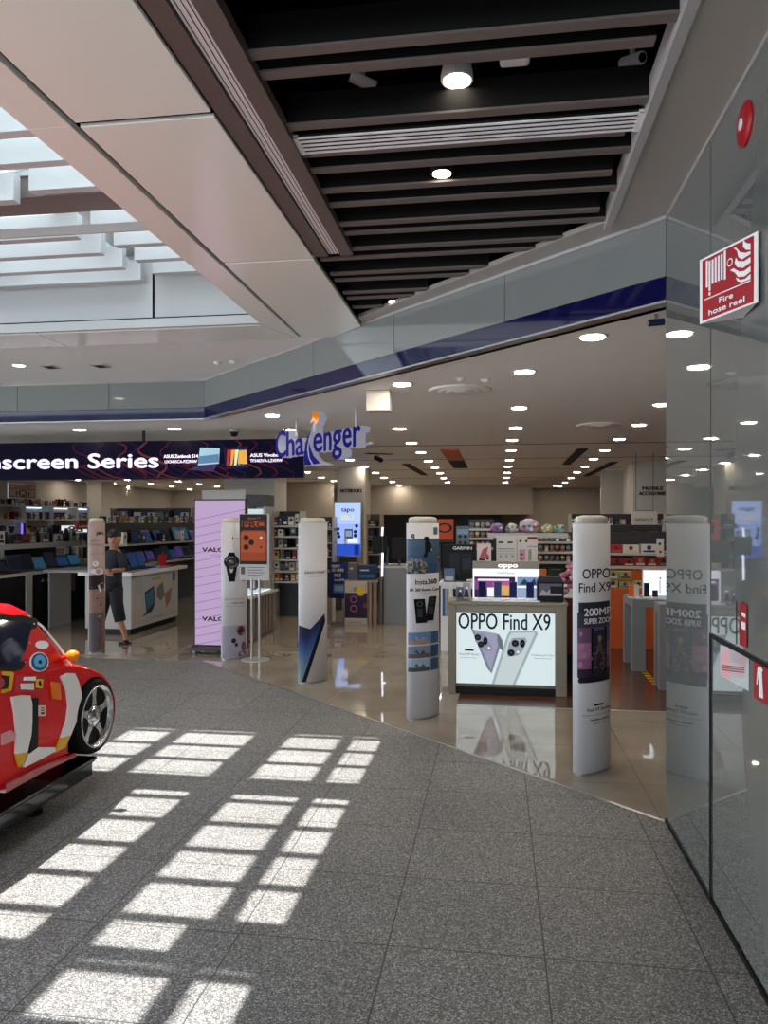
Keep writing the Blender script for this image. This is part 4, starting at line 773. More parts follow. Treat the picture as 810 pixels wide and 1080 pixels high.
# paper cards left on counter
for i, (x, h_, c, l) in enumerate(((485, .12, '5d6070', 'grey patterned card standing at the left end of the lit counter'), (492, .16, '9a94a8', 'pale violet card standing beside the backlit stand'))):
    p = P(x, 633, 7.55); t = thing('display_card', (p.x, p.y, ch), l, 'card'); MB().box(p.x-.035, p.x+.035, p.y, p.y+.006, ch, ch+h_, hexm(c)).build('card', t); m = MB(); f = FV(p.x-.035, p.y, ch); m.poly(f, [(.01, .02), (.03, h_*.8), (.05, h_*.5), (.06, .02)], hexm('26262c')); m.disc(f, .04, h_*.7, .012, 'signwhite', .004); m.build('picture', t)

# ---- LED totem
tx0, tx1 = P(205.5, 600, 9.75), P(257, 600, 9.75); v = 9.25
x0, x1 = onV(205.5, 600, v).x, onV(258.5, 600, v).x
t = thing('led_totem', ((x0+x1)/2, v, 0), 'tall pink lit LED totem with slanted stripes and repeated black lettering', 'LED totem')
fr = FV(x0, v, .09); W, Hh = x1-x0, 1.83
MB().box(x0-.01, x1+.01, v, v+.07, .08, 1.93, 'black').build('housing', t); MB().box(x0, x1, v-.15, v+.2, .045, .08, 'dgrey').build('base', t)
for x in (x0+.04, x1-.04):
    for y in (v-.12, v+.17): MB().lathe((x-.015, y, .022), [(.021, 0), (.021, .03)], 'alu', 12, (1, 0, 0)).build('castor', t)
m = MB(); m.rect(fr, .004, .005, W-.004, Hh-.005, mat('lit_pink', 'cdb0d8', emit=.58), .002)
sc_ = mat('lit_mauve', 'a98cc0', emit=.42)
for k in range(20):
    z = .0+k*.105
    q = [(.004, z), (W-.004, z+.13), (W-.004, z+.138), (.004, z+.008)]
    if q[1][1] < Hh-.02: m.poly(fr, q, sc_, .003)
for z in (1.18, .31): m.text(fr, 'VALORE', .10, z, .055, 'ink', w=.42, bold=.004, d=.005); m.text(fr, 'smart accessories', .2, z-.05, .018, 'greyink', w=.26, d=.004) if z > 1 else None
m.build('screen_image', t)
# ---- orange phone poster stand
v = onV(267, 690, 9.2).y; q = P(268, 550, 9.15); v = q.y
x0, x1 = onV(252.5, 580, v).x, onV(284, 580, v).x
t = thing('poster_stand', ((x0+x1)/2, v, 0), 'orange phone poster PRO on a two-legged clear poster stand', 'poster stand')
zt, zb = P(268, 542, 9.15).z, P(268, 612, 9.15).z; fr = FV(x0, v, zb); W, Hh = x1-x0, zt-zb
MB().box(x0, x1, v, v+.012, zb, zt, 'lgrey').build('board', t)
m = MB(); m.rect(fr, .004, Hh*.24, W*.93, Hh-.005, hexm('241512'), .002); m.rect(fr, 0.004, .004, W*.93, Hh*.24, hexm('b5b1ae'), .002)
m.slab(fr, [(.015, Hh*.29), (W*.90, Hh*.29), (W*.90, Hh*.72), (W*.86, Hh*.75), (.04, Hh*.75), (.015, Hh*.72)], .002, .004, hexm('a3431c')); m.slab(fr, [(.02, Hh*.42), (W*.88, Hh*.42), (W*.88, Hh*.70), (W*.84, Hh*.73), (.05, Hh*.73), (.02, Hh*.70)], .004, .007, hexm('b55226'))
for a, b in ((.085, .64), (.085, .50), (.15, .57)): m.disc(fr, a, b*Hh, .036, hexm('5c2410'), .008); m.disc(fr, a, b*Hh, .026, 'ink', .009)
m.disc(fr, .27, .64*Hh, .016, 'signwhite', .008); m.disc(fr, .27, .50*Hh, .014, hexm('4a1c10'), .008)
m.rect(fr, .03, Hh*.80, W*.88, Hh*.90, hexm('a84c24'), .004); m.text(fr, 'PRO', .04, Hh*.80, .07, hexm('20120e'), w=W*.8, d=.006, bold=.003); m.text(fr, 'phone 17', W*.3, Hh*.92, .03, hexm('b56a48'), w=W*.4, d=.005)
for k in range(4): m.rect(fr, .1, Hh*(.19-.04*k), W*(.86-.1*(k % 2)), Hh*(.20-.04*k), 'greyink', .003)
m.rect(fr, .02, Hh*.09, .07, Hh*.2, 'greyink', .003); m.build('poster', t)
for px in (265.5, 273.5): x = onV(px, 600, v).x; MB().tube([(x, v+.006, .012), (x, v+.006, zb+.02)], .013, 'alu', 10).build('leg', t)
MB().lathe((onV(269.5, 600, v).x, v+.006, 0), [(.17, 0), (.17, .008), (.15, .012)], 'lgrey', 28).build('base', t)

# ---- generic builders for goods
def rnd(*a): return random.uniform(*a)
def goods_on(fr, L, z, names, dens=.75, dep=.15, hmax=.28, who='shelf', group='', step=0, pal=None, lo=.5):
    """boxed goods standing in a row on a shelf: each one a thing of its own"""
    a = .02; k = 0; no = 0; NB = ['first', 'second', 'third', 'fourth', 'fifth', 'sixth', 'seventh', 'eighth', 'ninth', 'tenth', 'eleventh', 'twelfth']
    while a < L-.08:
        nm, w_, h_, cols = random.choice(names); w_ *= rnd(.85, 1.15); h_ = min(h_*rnd(.8, 1.15), hmax)
        if a+w_ > L: break
        if random.random() < dens:
            col = random.choice(cols); d0 = rnd(.03, .05)
            base = fr.pt(a+w_/2, z, -d0-dep/2); o = fr.pt(a, z, -d0)
            f2 = Flat(o, fr.ax, fr.n); cn = {'202226': 'black', '23262c': 'black', '101114': 'black', '1a1b1e': 'black', 'd6d2cc': 'white', 'c4c0ba': 'pale grey', 'b5b1ab': 'grey', '8d8a86': 'grey', '6e6c6a': 'grey', '7a2222': 'red', 'a32a2a': 'red', '22375c': 'blue', '2f4f8a': 'blue', 'b58a3c': 'tan', '8a6a44': 'brown', 'c46a2c': 'orange', '4d6b3c': 'green', '8e9462': 'lime', 'b98a9c': 'pink', '4a4a52': 'dark grey', 'e0c040': 'yellow', '5c6a70': 'blue grey'}.get(col, 'plain')
            no += 1; od = (NB[no-1] if no <= 12 else '%dth' % no) if no not in (21, 22, 23) else {21: '21st', 22: '22nd', 23: '23rd'}[no]
            t = thing(nm, base, '%s %s, %s from left %s' % (cn, nm.replace('_', ' '), od, who), 'product' if nm != 'laptop' else 'laptop', group)
            if nm == 'laptop':
                MB().obox(f2, 0, w_, 0, .015, -.2, 0, hexm(col)).build('keyboard_base', t)
                MB().add([f2.pt(0, .012, -.19), f2.pt(w_, .012, -.19), f2.pt(w_, h_, -.27), f2.pt(0, h_, -.27), f2.pt(0, .012, -.2), f2.pt(w_, .012, -.2), f2.pt(w_, h_, -.28), f2.pt(0, h_, -.28)], [(0, 1, 2, 3), (7, 6, 5, 4), (0, 4, 5, 1), (1, 5, 6, 2), (2, 6, 7, 3), (3, 7, 4, 0)], hexm(col)).build('lid', t)
                MB().add([f2.pt(.012, .03, -.186), f2.pt(w_-.012, .03, -.186), f2.pt(w_-.012, h_-.012, -.266), f2.pt(.012, h_-.012, -.266)], [(0, 1, 2, 3)], E_(random.choice(['26406c', '1c1f2a', '2c5a78', '4c3c78', '20242c', '181a20']), .5)).build('screen', t)
            elif nm in ('bottle', 'mug', 'headphones', 'speaker'):
                c_ = f2.pt(w_/2, 0, -w_/2); r = w_/2*.9
                MB().lathe(c_, [(r, 0), (r, h_*.7), (r*.6, h_*.85), (r*.6, h_)], hexm(col), 12).build('body', t, True); MB().lathe(c_+Vector((0, 0, h_)), [(r*.65, 0), (r*.65, .02)], 'dgrey', 12).build('cap', t)
            else:
                MB().obox(f2, 0, w_, 0, h_, -dep, 0, hexm(col)).build('carton', t)
                m = MB(); c2 = random.choice(['d6d2cc', '202226', 'c4c0ba', '5c6a70', 'b5b1ab']); 
                if c2 == col: c2 = '8d8a86'
                m.rect(f2, w_*.12, h_*.12, w_*.88, h_*.32, c2, .001); m.disc(f2, w_*.5, h_*.62, min(w_, h_)*.26, random.choice(['202226', 'b5b1ab', '4a4a52', '7a2222', '22375c', '8a6a44']), .0015, n=10); m.build('print', t)
        a += w_+rnd(.005, .03)
        k += 1
LAP = [('laptop', .33, .24, ['23262c', '8d8a86', '101114', '4a4a52'])]
BOXES = [('boxed_product', .14, .2, ['202226', 'd6d2cc', '8d8a86', '22375c', 'c4c0ba', '101114']), ('boxed_product', .2, .16, ['202226', 'b5b1ab', '7a2222', '6e6c6a']), ('speaker', .12, .2, ['202226', '6e6c6a', '101114'])]
SMALL = [('boxed_accessory', .09, .14, ['d6d2cc', '202226', 'b5b1ab', '8d8a86', '5c6a70', 'b58a3c']), ('boxed_accessory', .07, .18, ['c4c0ba', '23262c', '22375c', '6e6c6a', '7a2222'])]
TOYS = [('toy_figure_box', .09, .13, ['b98a9c', 'd6d2cc', '8a6a44', 'b58a3c', '5c6a70', 'c4c0ba']), ('toy_figure_box', .11, .12, ['b5b1ab', 'c46a2c', '8d8a86', '4d6b3c'])]
def shelving(name, fr, L, dep, levels, label, m='lgrey', back='wallw', top=None, cat='shelf unit', sides=True):
    """free-standing shelf unit; fr is its front edge at floor level"""
    t = thing(name, fr.pt(L/2, 0, -dep/2), label, cat); top = top or levels[-1]+.35
    MB().obox(fr, 0, L, 0, top, -dep, -dep+.03, back).build('back_panel', t)
    for z in levels: MB().obox(fr, 0, L, z-.03, z, -dep+.03, 0, m).build('shelf', t)
    if sides:
        for a in (0, L-.03): MB().obox(fr, a, a+.03, 0, top if top < levels[-1]+.3 else levels[-1]+.02, -dep, -.01, m).build('side_panel', t)
    return t

# ---- left row G1 : laptops in front of the cashier wall
L1 = 3.6; fr = FU(-7.0, 9.2, 0)
t = thing('laptop_counter', (-7.3, 11.0, 0), 'long grey two-level laptop display counter with a black poster front, left of the shop', 'display counter')
MB().obox(fr, 0, L1, .84, .88, -.75, .03, 'lgrey').build('worktop', t); MB().obox(fr, .0, L1, 1.22, 1.30, -.85, -.38, 'lgrey').build('upper_shelf', t)
MB().obox(fr, .02, L1-.02, .1, .84, -.7, -.02, 'black').build('cabinet', t); MB().obox(fr, .05, L1-.05, 0, .1, -.65, -.06, 'black').build('plinth', t); MB().obox(fr, 0, L1, .88, 1.22, -.88, -.84, 'dgrey').build('back_panel', t)
for a in (1.55, 3.3): MB().obox(fr, a, a+.04, .88, 1.22, -.5, -.46, 'lgrey').build('post', t)
MB().obox(fr, 1.45, 1.6, .0, .84, -.02, .0, 'lgrey').build('end_panel', t)
m = MB(); m.rect(fr, 1.7, .12, L1-.1, .8, hexm('14141a'), .002); m.text(fr, 'PREDATOR', 1.95, .71, .035, 'lgrey', w=.3, bold=.002); m.poly(fr, [(1.8, .70), (1.86, .77), (1.92, .70), (1.86, .72)], 'lgrey'); m.text(fr, 'RTX 50', 2.2, .44, .05, 'greyink', w=.3); m.text(fr, 'HELIOS NEO', 2.2, .36, .05, 'greyink', w=.4); m.rect(fr, 2.55, .5, 2.8, .78, hexm('4a4a55'), .003); m.poly(fr, [(2.6, .5), (2.65, .7), (2.72, .72), (2.78, .5)], hexm('6e4a5c'), .004); m.text(fr, 'acer', 3.3, .25, .04, 'lgrey', w=.14); m.build('poster', t)
goods_on(Flat(fr.pt(0, .88, -.05), fr.ax, fr.n), L1, 0, LAP, .95, who='on the long grey counter at the left', group='laptops on the left counter')
goods_on(Flat(fr.pt(0, 1.30, -.38), fr.ax, fr.n), L1, 0, BOXES, .9, who='on the upper shelf of the left counter', group='goods on the left counter shelf', hmax=.25)
# violet LED tube box and white screen sign on it
p = P(41, 577, 12.2); 
t = thing('speaker_tower', (p.x, p.y, 1.30), 'tall dark box edged with violet light above the left counter', 'product box')
MB().box(-7.6, -7.5, p.y, p.y+.12, 1.30, 1.62, hexm('191d3c')).build('box', t); MB().box(-7.5, -7.49, p.y-.01, p.y+.03, 1.30, 1.62, E_('8a66e0', 1.2)).build('light_strip', t)
# lit RTX-like panel
fr2 = FU(-8.3, onU(55, 570, -8.3).y, 1.42); t = thing('lit_sign_panel', fr2.pt(.5, 0), 'bright white lit sign panel behind the left counter, with black figures', 'lit sign'); W = onU(78, 570, -8.3).y-onU(55, 570, -8.3).y
MB().obox(fr2, 0, 1.3, 0, .16, -.05, 0, 'black').build('housing', t); m = MB(); m.rect(fr2, .3, .01, 1.25, .15, E_('e8eef4', .9), .002); m.text(fr2, '98', .55, .02, .12, 'ink', w=.5, bold=.008); m.build('screen_image', t); MB().obox(fr2, .6, .7, -1.42, 0, -.05, -.02, 'dgrey').build('stand', t)
# red brand box
fr2 = FU(-8.0, onU(81, 560, -8).y, 1.50); t = thing('small_red_sign', fr2.pt(.2, 0), 'small red sign beside the pinkish pylon top', 'sign'); W = onU(95.5, 560, -8).y-onU(81, 560, -8).y
MB().obox(fr2, 0, W, 0, .12, -.05, 0, hexm('a81420')).build('board', t); m = MB(); m.text(fr2, 'Lenovo', .06, .035, .055, 'signwhite', w=W*.8, bold=.003); m.build('lettering', t); MB().obox(fr2, W/2-.01, W/2+.01, -1.5, 0, -.04, -.02, 'dgrey').build('stand', t)
# white side table
p0, p1 = onU(71, 605, -6.2), onU(95, 603, -6.2)
t = thing('side_table', (-6.35, (p0.y+p1.y)/2, 0), 'white side table with a solid end panel behind the pinkish pylon', 'table')
MB().box(-6.95, -6.12, 11.0, 11.75, .86, .90, 'lgrey').build('tabletop', t); MB().box(-6.25, -6.18, 11.1, 11.7, 0, .86, 'white').build('end_panel', t); MB().box(-6.93, -6.9, 11.1, 11.7, 0, .86, 'lgrey').build('side_panel', t)
# ---- left wall shelving behind
fr = FU(LW+.42, 15.2, 0); LL = 8.8
t = shelving('wall_shelf_unit', fr, LL, .4, [.5, .9, 1.35, 1.72, 2.08], 'white backlit wall shelf unit along the left shop wall', 'lgrey', 'wallw', 2.1)
for a in (1.3, 2.6, 3.9, 5.2, 6.5, 7.8): MB().obox(fr, a, a+.03, .5, 2.06, -.4, 0, 'lgrey').build('divider', t)
for a, b, z in ((0, 3.9, 1.38), (3.9, 5.2, 2.03), (5.2, 7.8, 2.03)): MB().obox(fr, a+.05, b-.05, z, z+.012, -.36, -.33, E_('b9cce8', 5.)).build('shelf_light', t)
for z, nm in ((.9, SMALL), (1.35, SMALL), (1.72, SMALL), (2.08, BOXES)): goods_on(Flat(fr.pt(0, z, -.08), fr.ax, fr.n), LL, 0, nm, .8, who='on the %s shelf of the left wall' % {.9: 'lowest filled', 1.35: 'third', 1.72: 'fourth', 2.08: 'top'}[z], group='goods on the left wall shelves', hmax=.30)
# cashier sign
fr2 = FU(-10.6, onU(9, 520, -10.6).y, onU(9, 525, -10.6).z); W = onU(38, 520, -10.6).y-fr2.o.y; t = thing('cashier_sign', fr2.pt(W/2, 0), 'pale red-edged cashier queue sign hanging at the left of the shop', 'sign')
MB().obox(fr2, 0, W, 0, .33, -.03, 0, 'signwhite').build('board', t); m = MB(); m.rect(fr2, .02, .02, W-.02, .31, 'cc' if False else hexm('7a2a30'), .001); m.rect(fr2, .04, .04, W-.04, .20, hexm('c9aaa4'), .002); m.rect(fr2, .04, .215, W-.04, .295, hexm('c9aaa4'), .002); m.text(fr2, 'CASHIER', W*.2, .23, .05, 'ink', w=W*.6, d=.004); m.text(fr2, 'iQi', W*.25, .06, .13, 'ink', w=W*.5, d=.004); m.build('lettering', t)
for a in (.05, W-.05): MB().obox(fr2, a-.005, a+.005, .33, ZC-fr2.o.z, -.02, -.01, 'alu').build('hanger', t)

# ---- white laptop counter with the printed front
CX, V0, V1, CH = -5.22, 10.44, 12.15, .86
t = thing('laptop_counter', (-5.6, 11.3, 0), 'white laptop counter with printed laptop pictures and black kick base', 'display counter')
MB().box(-5.95, CX-.02, V0+.03, V1-.03, .09, CH, hexm('b2afab')).build('cabinet', t); MB().box(-5.93, CX-.05, V0+.06, V1-.06, 0, .09, 'black').build('kick_base', t); MB().box(-6.0, CX+.05, V0-.1, V1+.2, CH, CH+.055, 'white').build('worktop', t, bevel=.008)
fr = FU(CX-.018, V0+.03, .1); W = V1-V0-.06; m = MB(); m.rect(fr, .04, .03, W-.1, .74, hexm('a9a8a8'), .001)
for a, b, c, r in ((.25, .6, '96a4a6', .13), (.9, .62, 'b0a494', .15), (.45, .4, '9aa8b0', .12), (1.2, .25, 'b3aaa2', .14), (.2, .2, 'b39f9c', .1)): m.disc(fr, a, b, r, hexm(c), .002)
m.poly(fr, [(.42, .48), (.74, .56), (.78, .27), (.48, .18)], hexm('1c2c40'), .004); m.poly(fr, [(.45, .45), (.71, .53), (.75, .29), (.5, .22)], hexm('3c6a86'), .005); m.poly(fr, [(.48, .18), (.78, .27), (.66, .17), (.32, .12)], hexm('26282c'), .004)
m.poly(fr, [(.84, .52), (1.06, .60), (1.12, .38), (.98, .30), (.84, .38)], hexm('6d6a66'), .004); m.poly(fr, [(1.12, .40), (1.40, .48), (1.34, .28), (1.18, .16)], hexm('8a6a5a'), .004); m.text(fr, 'Yoga Slim', .65, .65, .035, 'greyink', w=.35, d=.004); m.rect(fr, W-.22, .58, W-.13, .72, hexm('22375c'), .004); m.text(fr, 'new AI laptops', .6, .06, .03, 'greyink', w=.5, d=.004); m.build('printed_front', t)
m = MB(); 
for k in range(7): m.box(CX-.10, CX-.02, V0+.05+k*.25, V0+.17+k*.25, CH+.055, CH+.058, E_('3c64ff', 1.6) if k == 3 else 'ink')
m.build('price_tags', t)
goods_on(FU(CX-.14, V0+.05, CH+.056), W-.25, 0, [('laptop', .27, .24, ['23262c', '101114', '4a4a52'])], 1, who='on the white printed counter', group='laptops on the white printed counter')
# riser behind it
fr = FU(-6.2, 12.25, 0); t = shelving('display_riser', fr, 5.0, .5, [.9, 1.26], 'grey two-level riser shelf behind the white laptop counter', 'lgrey', 'dgrey', 1.62, sides=False)
goods_on(Flat(fr.pt(0, 1.26, -.05), fr.ax, fr.n), 5.0, 0, LAP+BOXES[:1], .95, who='on the riser shelf behind the white counter', group='goods on the riser shelf', hmax=.27, dep=.12)
goods_on(Flat(fr.pt(0, .9, -.05), fr.ax, fr.n), 5.0, 0, LAP, .9, who='on the lower riser level behind the white counter', group='goods on the lower riser level')
goods_on(Flat(fr.pt(0, 1.62, -.45), fr.ax, fr.n), 5.0, 0, SMALL, .95, who='in the row on top of the riser', group='small boxes on top of the riser', hmax=.12, dep=.03)
fr2 = FV(onV(167, 560, 14.2).x, 14.2, 1.5)
# cyan glowing monitor and red laptop
p = onV(194, 574, 17.4); p.z = 1.27; t = thing('monitor', (p.x, p.y, 1.27), 'monitor glowing cyan at the right end of the riser', 'monitor'); fr2 = FV(p.x-.12, p.y, 1.29); MB().obox(fr2, 0, .3, .02, .26, -.02, 0, 'black').build('housing', t); MB().obox(fr2, .1, .2, -.03, .02, -.1, 0, 'black').build('foot', t); m = MB(); m.rect(fr2, .01, .03, .29, .25, E_('14202c'), .001); [m.poly(fr2, [(.02+k*.05, .06), (.05+k*.05, .22-.03*(k % 3)), (.06+k*.05, .08)], E_('5cd6cc', 1.2), .002) for k in range(5)]; m.build('screen_image', t)
MB().box(p.x+.04, p.x+.06, p.y+.02, p.y+.05, 0, 1.29, 'black').build('post', t)
p = Vector((-5.42, 12.15, 0)); t = thing('laptop', (p.x, p.y, CH+.056), 'open red laptop at the right end of the white counter', 'laptop'); MB().box(p.x-.1, p.x+.12, p.y-.1, p.y+.1, .917, .93, hexm('b02028')).build('keyboard_base', t); MB().box(p.x-.12, p.x-.10, p.y-.12, p.y+.14, .93, 1.1, hexm('c01c28')).build('lid', t)
# ---- shelves on the far left back
for (px0, px1, Y, lv, l, g, nm) in ((112, 205, 20, [.9, 1.3, 1.75], 'grey shelf unit with monitors at the back left', 'goods on the back left shelves', BOXES), (286, 318, 13.2, [.62, .8, 1.0, 1.2, 1.4, 1.58], 'pegboard unit full of hanging accessories beside the poster stand', 'accessories on the pegboard unit', SMALL),
                                   (316, 352, 16.5, [.6, .9, 1.2, 1.5], 'shelf unit left of the notebooks pillar', 'goods left of the notebooks pillar', SMALL), (386, 402, 15.5, [.65, 1.0, 1.3, 1.55], 'wooden shelf unit right of the notebooks pillar', 'goods right of the notebooks pillar', BOXES),
                                   (602, 704, 14.8, [1.05, 1.3, 1.55], 'shelves of cables and bags under the mobile accessories pillar', 'goods under the mobile accessories pillar', SMALL), (636, 704, 13.2, [.98, 1.16, 1.34], 'red gift box shelves above the orange counter', 'red boxes above the orange counter', [('gift_box', .14, .13, ['7a2222', 'a32a2a', '7a2222', 'b5b1ab'])])):
    a, b = P(px0, 550, Y), P(px1, 550, Y); fr = FV(a.x, (a.y+b.y)/2, 0); Lx = b.x-a.x
    shelving('shelf_unit', fr, Lx, .4, lv, l, 'wood' if 'wooden' in l else 'lgrey', 'dgrey', lv[-1]+.25)
    for i, z in enumerate(lv):
        if z > .75 or 'peg' in l: goods_on(Flat(fr.pt(0, z, -.02), fr.ax, fr.n), Lx, 0, nm, .93, who='on level %s, %s' % (['one', 'two', 'three', 'four', 'five', 'six'][i], {112: 'back left shelf unit', 286: 'pegboard unit', 316: 'shelf left of notebooks pillar', 386: 'wooden shelf unit', 602: 'shelves under accessories pillar', 636: 'red gift shelves'}[px0]), group=g, hmax=(lv[i+1]-z-.04) if i+1 < len(lv) else .24)
# grey hood behind the totem
a, b = P(213, 550, 13), P(283, 515, 13)
t = thing('kiosk_header', ((a.x+b.x)/2, a.y, 0), 'pale grey kiosk box standing behind the pink LED totem', 'kiosk'); MB().box(a.x, b.x-.35, a.y, a.y+.5, .0, 2.18, 'lgrey').build('wall_panel', t); MB().box(b.x-.33, b.x, a.y, a.y+.5, 1.9, 2.1, 'dgrey').build('sign_box', t); MB().box(b.x-.3, b.x-.04, a.y-.005, a.y, 1.55, 1.86, E_('c9dce4', .9)).build('lit_window', t)
MB().box(b.x-.33, b.x-.31, a.y, a.y+.5, 0, 1.9, 'lgrey').box(b.x-.03, b.x, a.y, a.y+.5, 0, 1.9, 'lgrey').build('frame_post', t)
# ---- dark slatted counter with glass case
t = thing('glass_case_counter', (-3.5, 10.6, 0), 'dark ribbed counter carrying a lit glass showcase behind the poster stand', 'display counter')
m = MB().box(-3.75, -3.32, 9.95, 11.2, .0, .60, 'dgrey'); [m.box(-3.32, -3.30, 9.97+k*.155, 10.07+k*.155, .04, .60, 'slat') for k in range(8)]; m.build('cabinet', t); MB().box(-3.78, -3.26, 9.92, 11.24, .60, .63, 'lgrey').build('worktop', t)
MB().box(-3.72, -3.36, 9.98, 11.15, .63, .645, E_('dfe8ee', 1.2)).build('light_panel', t); MB().box(-3.72, -3.36, 9.98, 9.985, .645, .86, 'glass').box(-3.365, -3.36, 9.985, 11.15, .645, .86, 'glass').build('glass_pane', t); MB().box(-3.73, -3.35, 9.97, 11.16, .86, .875, 'lgrey').build('case_top', t)
for k, (x, y, c) in enumerate(((-3.65, 10.3, 'b06a80'), (-3.7, 10.2, '4a5c7c'), (-3.55, 10.5, 'c4c0ba'), (-3.55, 10.9, '8a6a9c'))): solo('phone_box', MB().box(x-.04, x+.04, y-.03, y+.03, .646, .80, hexm(c)).box(x-.03, x+.03, y-.031, y-.03, .67, .78, 'signwhite'), ['pink', 'blue', 'white', 'violet'][k]+' phone box inside the lit glass showcase', 'phone box')
# ---- tapo lightbox on the pillar
a, b = P(353.5, 530, 17.3), P(381, 586, 17.3); x0, x1, v = a.x, b.x, a.y-.02; z0, z1 = b.z, a.z
t = thing('lit_poster_box', ((x0+x1)/2, v, z0), 'blue lit poster box standing before the notebooks pillar', 'lit poster'); fr = FV(x0, v, z0); W, Hh = x1-x0, z1-z0
MB().box(x0-.02, x1+.02, v, v+.08, z0-.02, z1+.02, 'alu').build('frame', t); MB().box(x0+.1, x1-.1, v+.01, v+.06, 0, z0-.02, 'dgrey').build('stand', t)
m = MB(); m.rect(fr, 0, 0, W, Hh, E_('8fa8ee', 1.15), .002); m.rect(fr, 0, Hh*.6, W, Hh, E_('a5bcf4', 1.2), .003); m.rect(fr, 0, 0, W, Hh*.22, E_('2f55c8', .9), .003); m.text(fr, 'tapo', W*.25, Hh*.83, .10, E_('1c2f6a', .3), w=W*.5, bold=.004, d=.006); m.text(fr, 'No.1', W*.27, Hh*.68, .10, E_('e8dc90', 1.), w=W*.45, bold=.006, d=.006); m.rect(fr, W*.2, Hh*.64, W*.8, Hh*.645, 'greyink', .005)
m.rect(fr, W*.38, Hh*.32, W*.70, Hh*.50, E_('4a5c80', .5), .005); m.rect(fr, W*.42, Hh*.36, W*.66, Hh*.47, E_('8ea0b8', .9), .006); m.rect(fr, W*.5, Hh*.24, W*.9, Hh*.33, E_('dfe6f6', 1.1), .005); m.rect(fr, W*.36, Hh*.22, W*.46, Hh*.34, 'signwhite', .006)
for a_, b_ in ((.12, .42), (.12, .5), (.8, .45), (.85, .56), (.8, .38), (.16, .36)): m.disc(fr, W*a_, Hh*b_, .04, E_('243a78', .3), .005)
m.rect(fr, W*.76, Hh*.02, W*.94, Hh*.2, E_('1c3cb0', .6), .006); m.build('poster_image', t)
def wall_text(st, px0, px1, py, Y, h, label, ceil=True, c='ink'):
    a, b = P(px0, py, Y), P(px1, py, Y); fr = FV(a.x, a.y, a.z-h/2); t = MB(); 
    for i, l in enumerate(st.split('\n')): t.text(fr, l, (b.x-a.x)/2, -i*h*1.5, h, c, al='C', w=(b.x-a.x)*(.75 if i == 0 and '\n' in st else 1), bold=.006, d=.004)
    m2 = MB(); vs = t.v; n = len(vs); m2.add(vs, t.f, c); return solo('wall_lettering', m2, label, 'lettering')
wall_text('NOTEBOOKS', 359, 382, 517.5, 17.58, .08, 'black NOTEBOOKS lettering on the pillar'); wall_text('MOBILE\nACCESSORIES', 674, 702, 515, 15.98, .07, 'black MOBILE ACCESSORIES lettering on the pillar'); wall_text('CAMERA', 648, 662, 530, 19.4, .08, 'small dark CAMERA lettering on the pale wall left of the accessories pillar')
# ---- blue poster, headphone box, boxes and desk in the middle
def posterboard(name, px0, px1, py0, py1, Y, base, art, label, cat, dep=.03, stand=True, emit=0, v=None, base_z=0):
    a, b = P(px0, py0, Y), P(px1, py1, Y)
    if v: a.x, b.x = onV(px0, py0, v).x, onV(px1, py1, v).x
    v = v or (a.y+b.y)/2; fr = FV(a.x, v, b.z); W, Hh = b.x-a.x, a.z-b.z
    t = thing(name, (a.x+W/2, v, b.z), label, cat); MB().obox(fr, 0, W, 0, Hh, -dep, 0, base if isinstance(base, str) and base in K else hexm(base)).build('board', t)
    m = MB()
    for it in art:
        if it[0] == 'r': m.rect(fr, it[1]*W, it[2]*Hh, it[3]*W, it[4]*Hh, E_(it[5], emit) if emit else it[5], it[6] if len(it) > 6 else .002)
        elif it[0] == 'd': m.disc(fr, it[1]*W, it[2]*Hh, it[3]*W, E_(it[4], emit) if emit else it[4], it[5] if len(it) > 5 else .004)
        elif it[0] == 't': m.text(fr, it[1], it[2]*W, it[3]*Hh, it[4]*Hh, E_(it[6], emit) if emit else it[6], w=it[5]*W, d=.006, bold=.002)
        elif it[0] == 'p': m.poly(fr, [(x*W, y*Hh) for x, y in it[1]], E_(it[2], emit) if emit else it[2], it[3] if len(it) > 3 else .005)
    m.build('picture', t)
    if stand and b.z > .03: MB().obox(fr, W*.3, W*.7, base_z-b.z, 0, -dep-.01, -dep+.015, 'dgrey').build('stand', t)
    return t, fr, W, Hh
posterboard('poster_board', 348, 366, 593, 631, 14.3, '1a2a6e', [('r', .0, .0, 1, .12, '10183c'), ('r', .2, .15, .85, .4, '3c6a9c'), ('r', .25, .2, .8, .35, '7a94ac', .003), ('t', 'DEEBOT', .1, .86, .07, .5, 'd6d2cc'), ('t', 'X11 OMNI', .1, .74, .09, .7, 'd6d2cc'), ('t', 'SALE', .25, .6, .09, .4, 'd6d2cc'), ('t', 'from $999', .25, .48, .06, .6, 'b5b1ab')], 'dark blue poster board with white lettering behind the blue slanted phone pylon', 'poster')
t, fr, W, Hh = posterboard('display_plinth', 363, 388, 612, 660, 12.2, 'wood', [('r', .02, 0, .98, .98, 'b5aaa0'), ('r', .02, .17, .98, .72, '2a2238', .003), ('p', [(.02, .72), (.35, .68), (.6, .72), (.98, .70), (.98, .6), (.02, .6)], '3a2c44'), ('d', .40, .58, .16, '9c4a7c', .006), ('d', .40, .58, .10, '2a2238', .007), ('d', .40, .38, .16, '9c4a7c', .006), ('d', .40, .38, .10, '2a2238', .007), ('d', .70, .76, .2, 'd9b42c', .006), ('d', .5, .8, .12, '8d8a86', .005), ('d', .9, .45, .1, '8a2c3c', .006), ('t', 'soundcore', .15, .06, .05, .6, '8d8a86')], 'wooden display plinth with a headphones poster on its front', 'display plinth', .5, False)
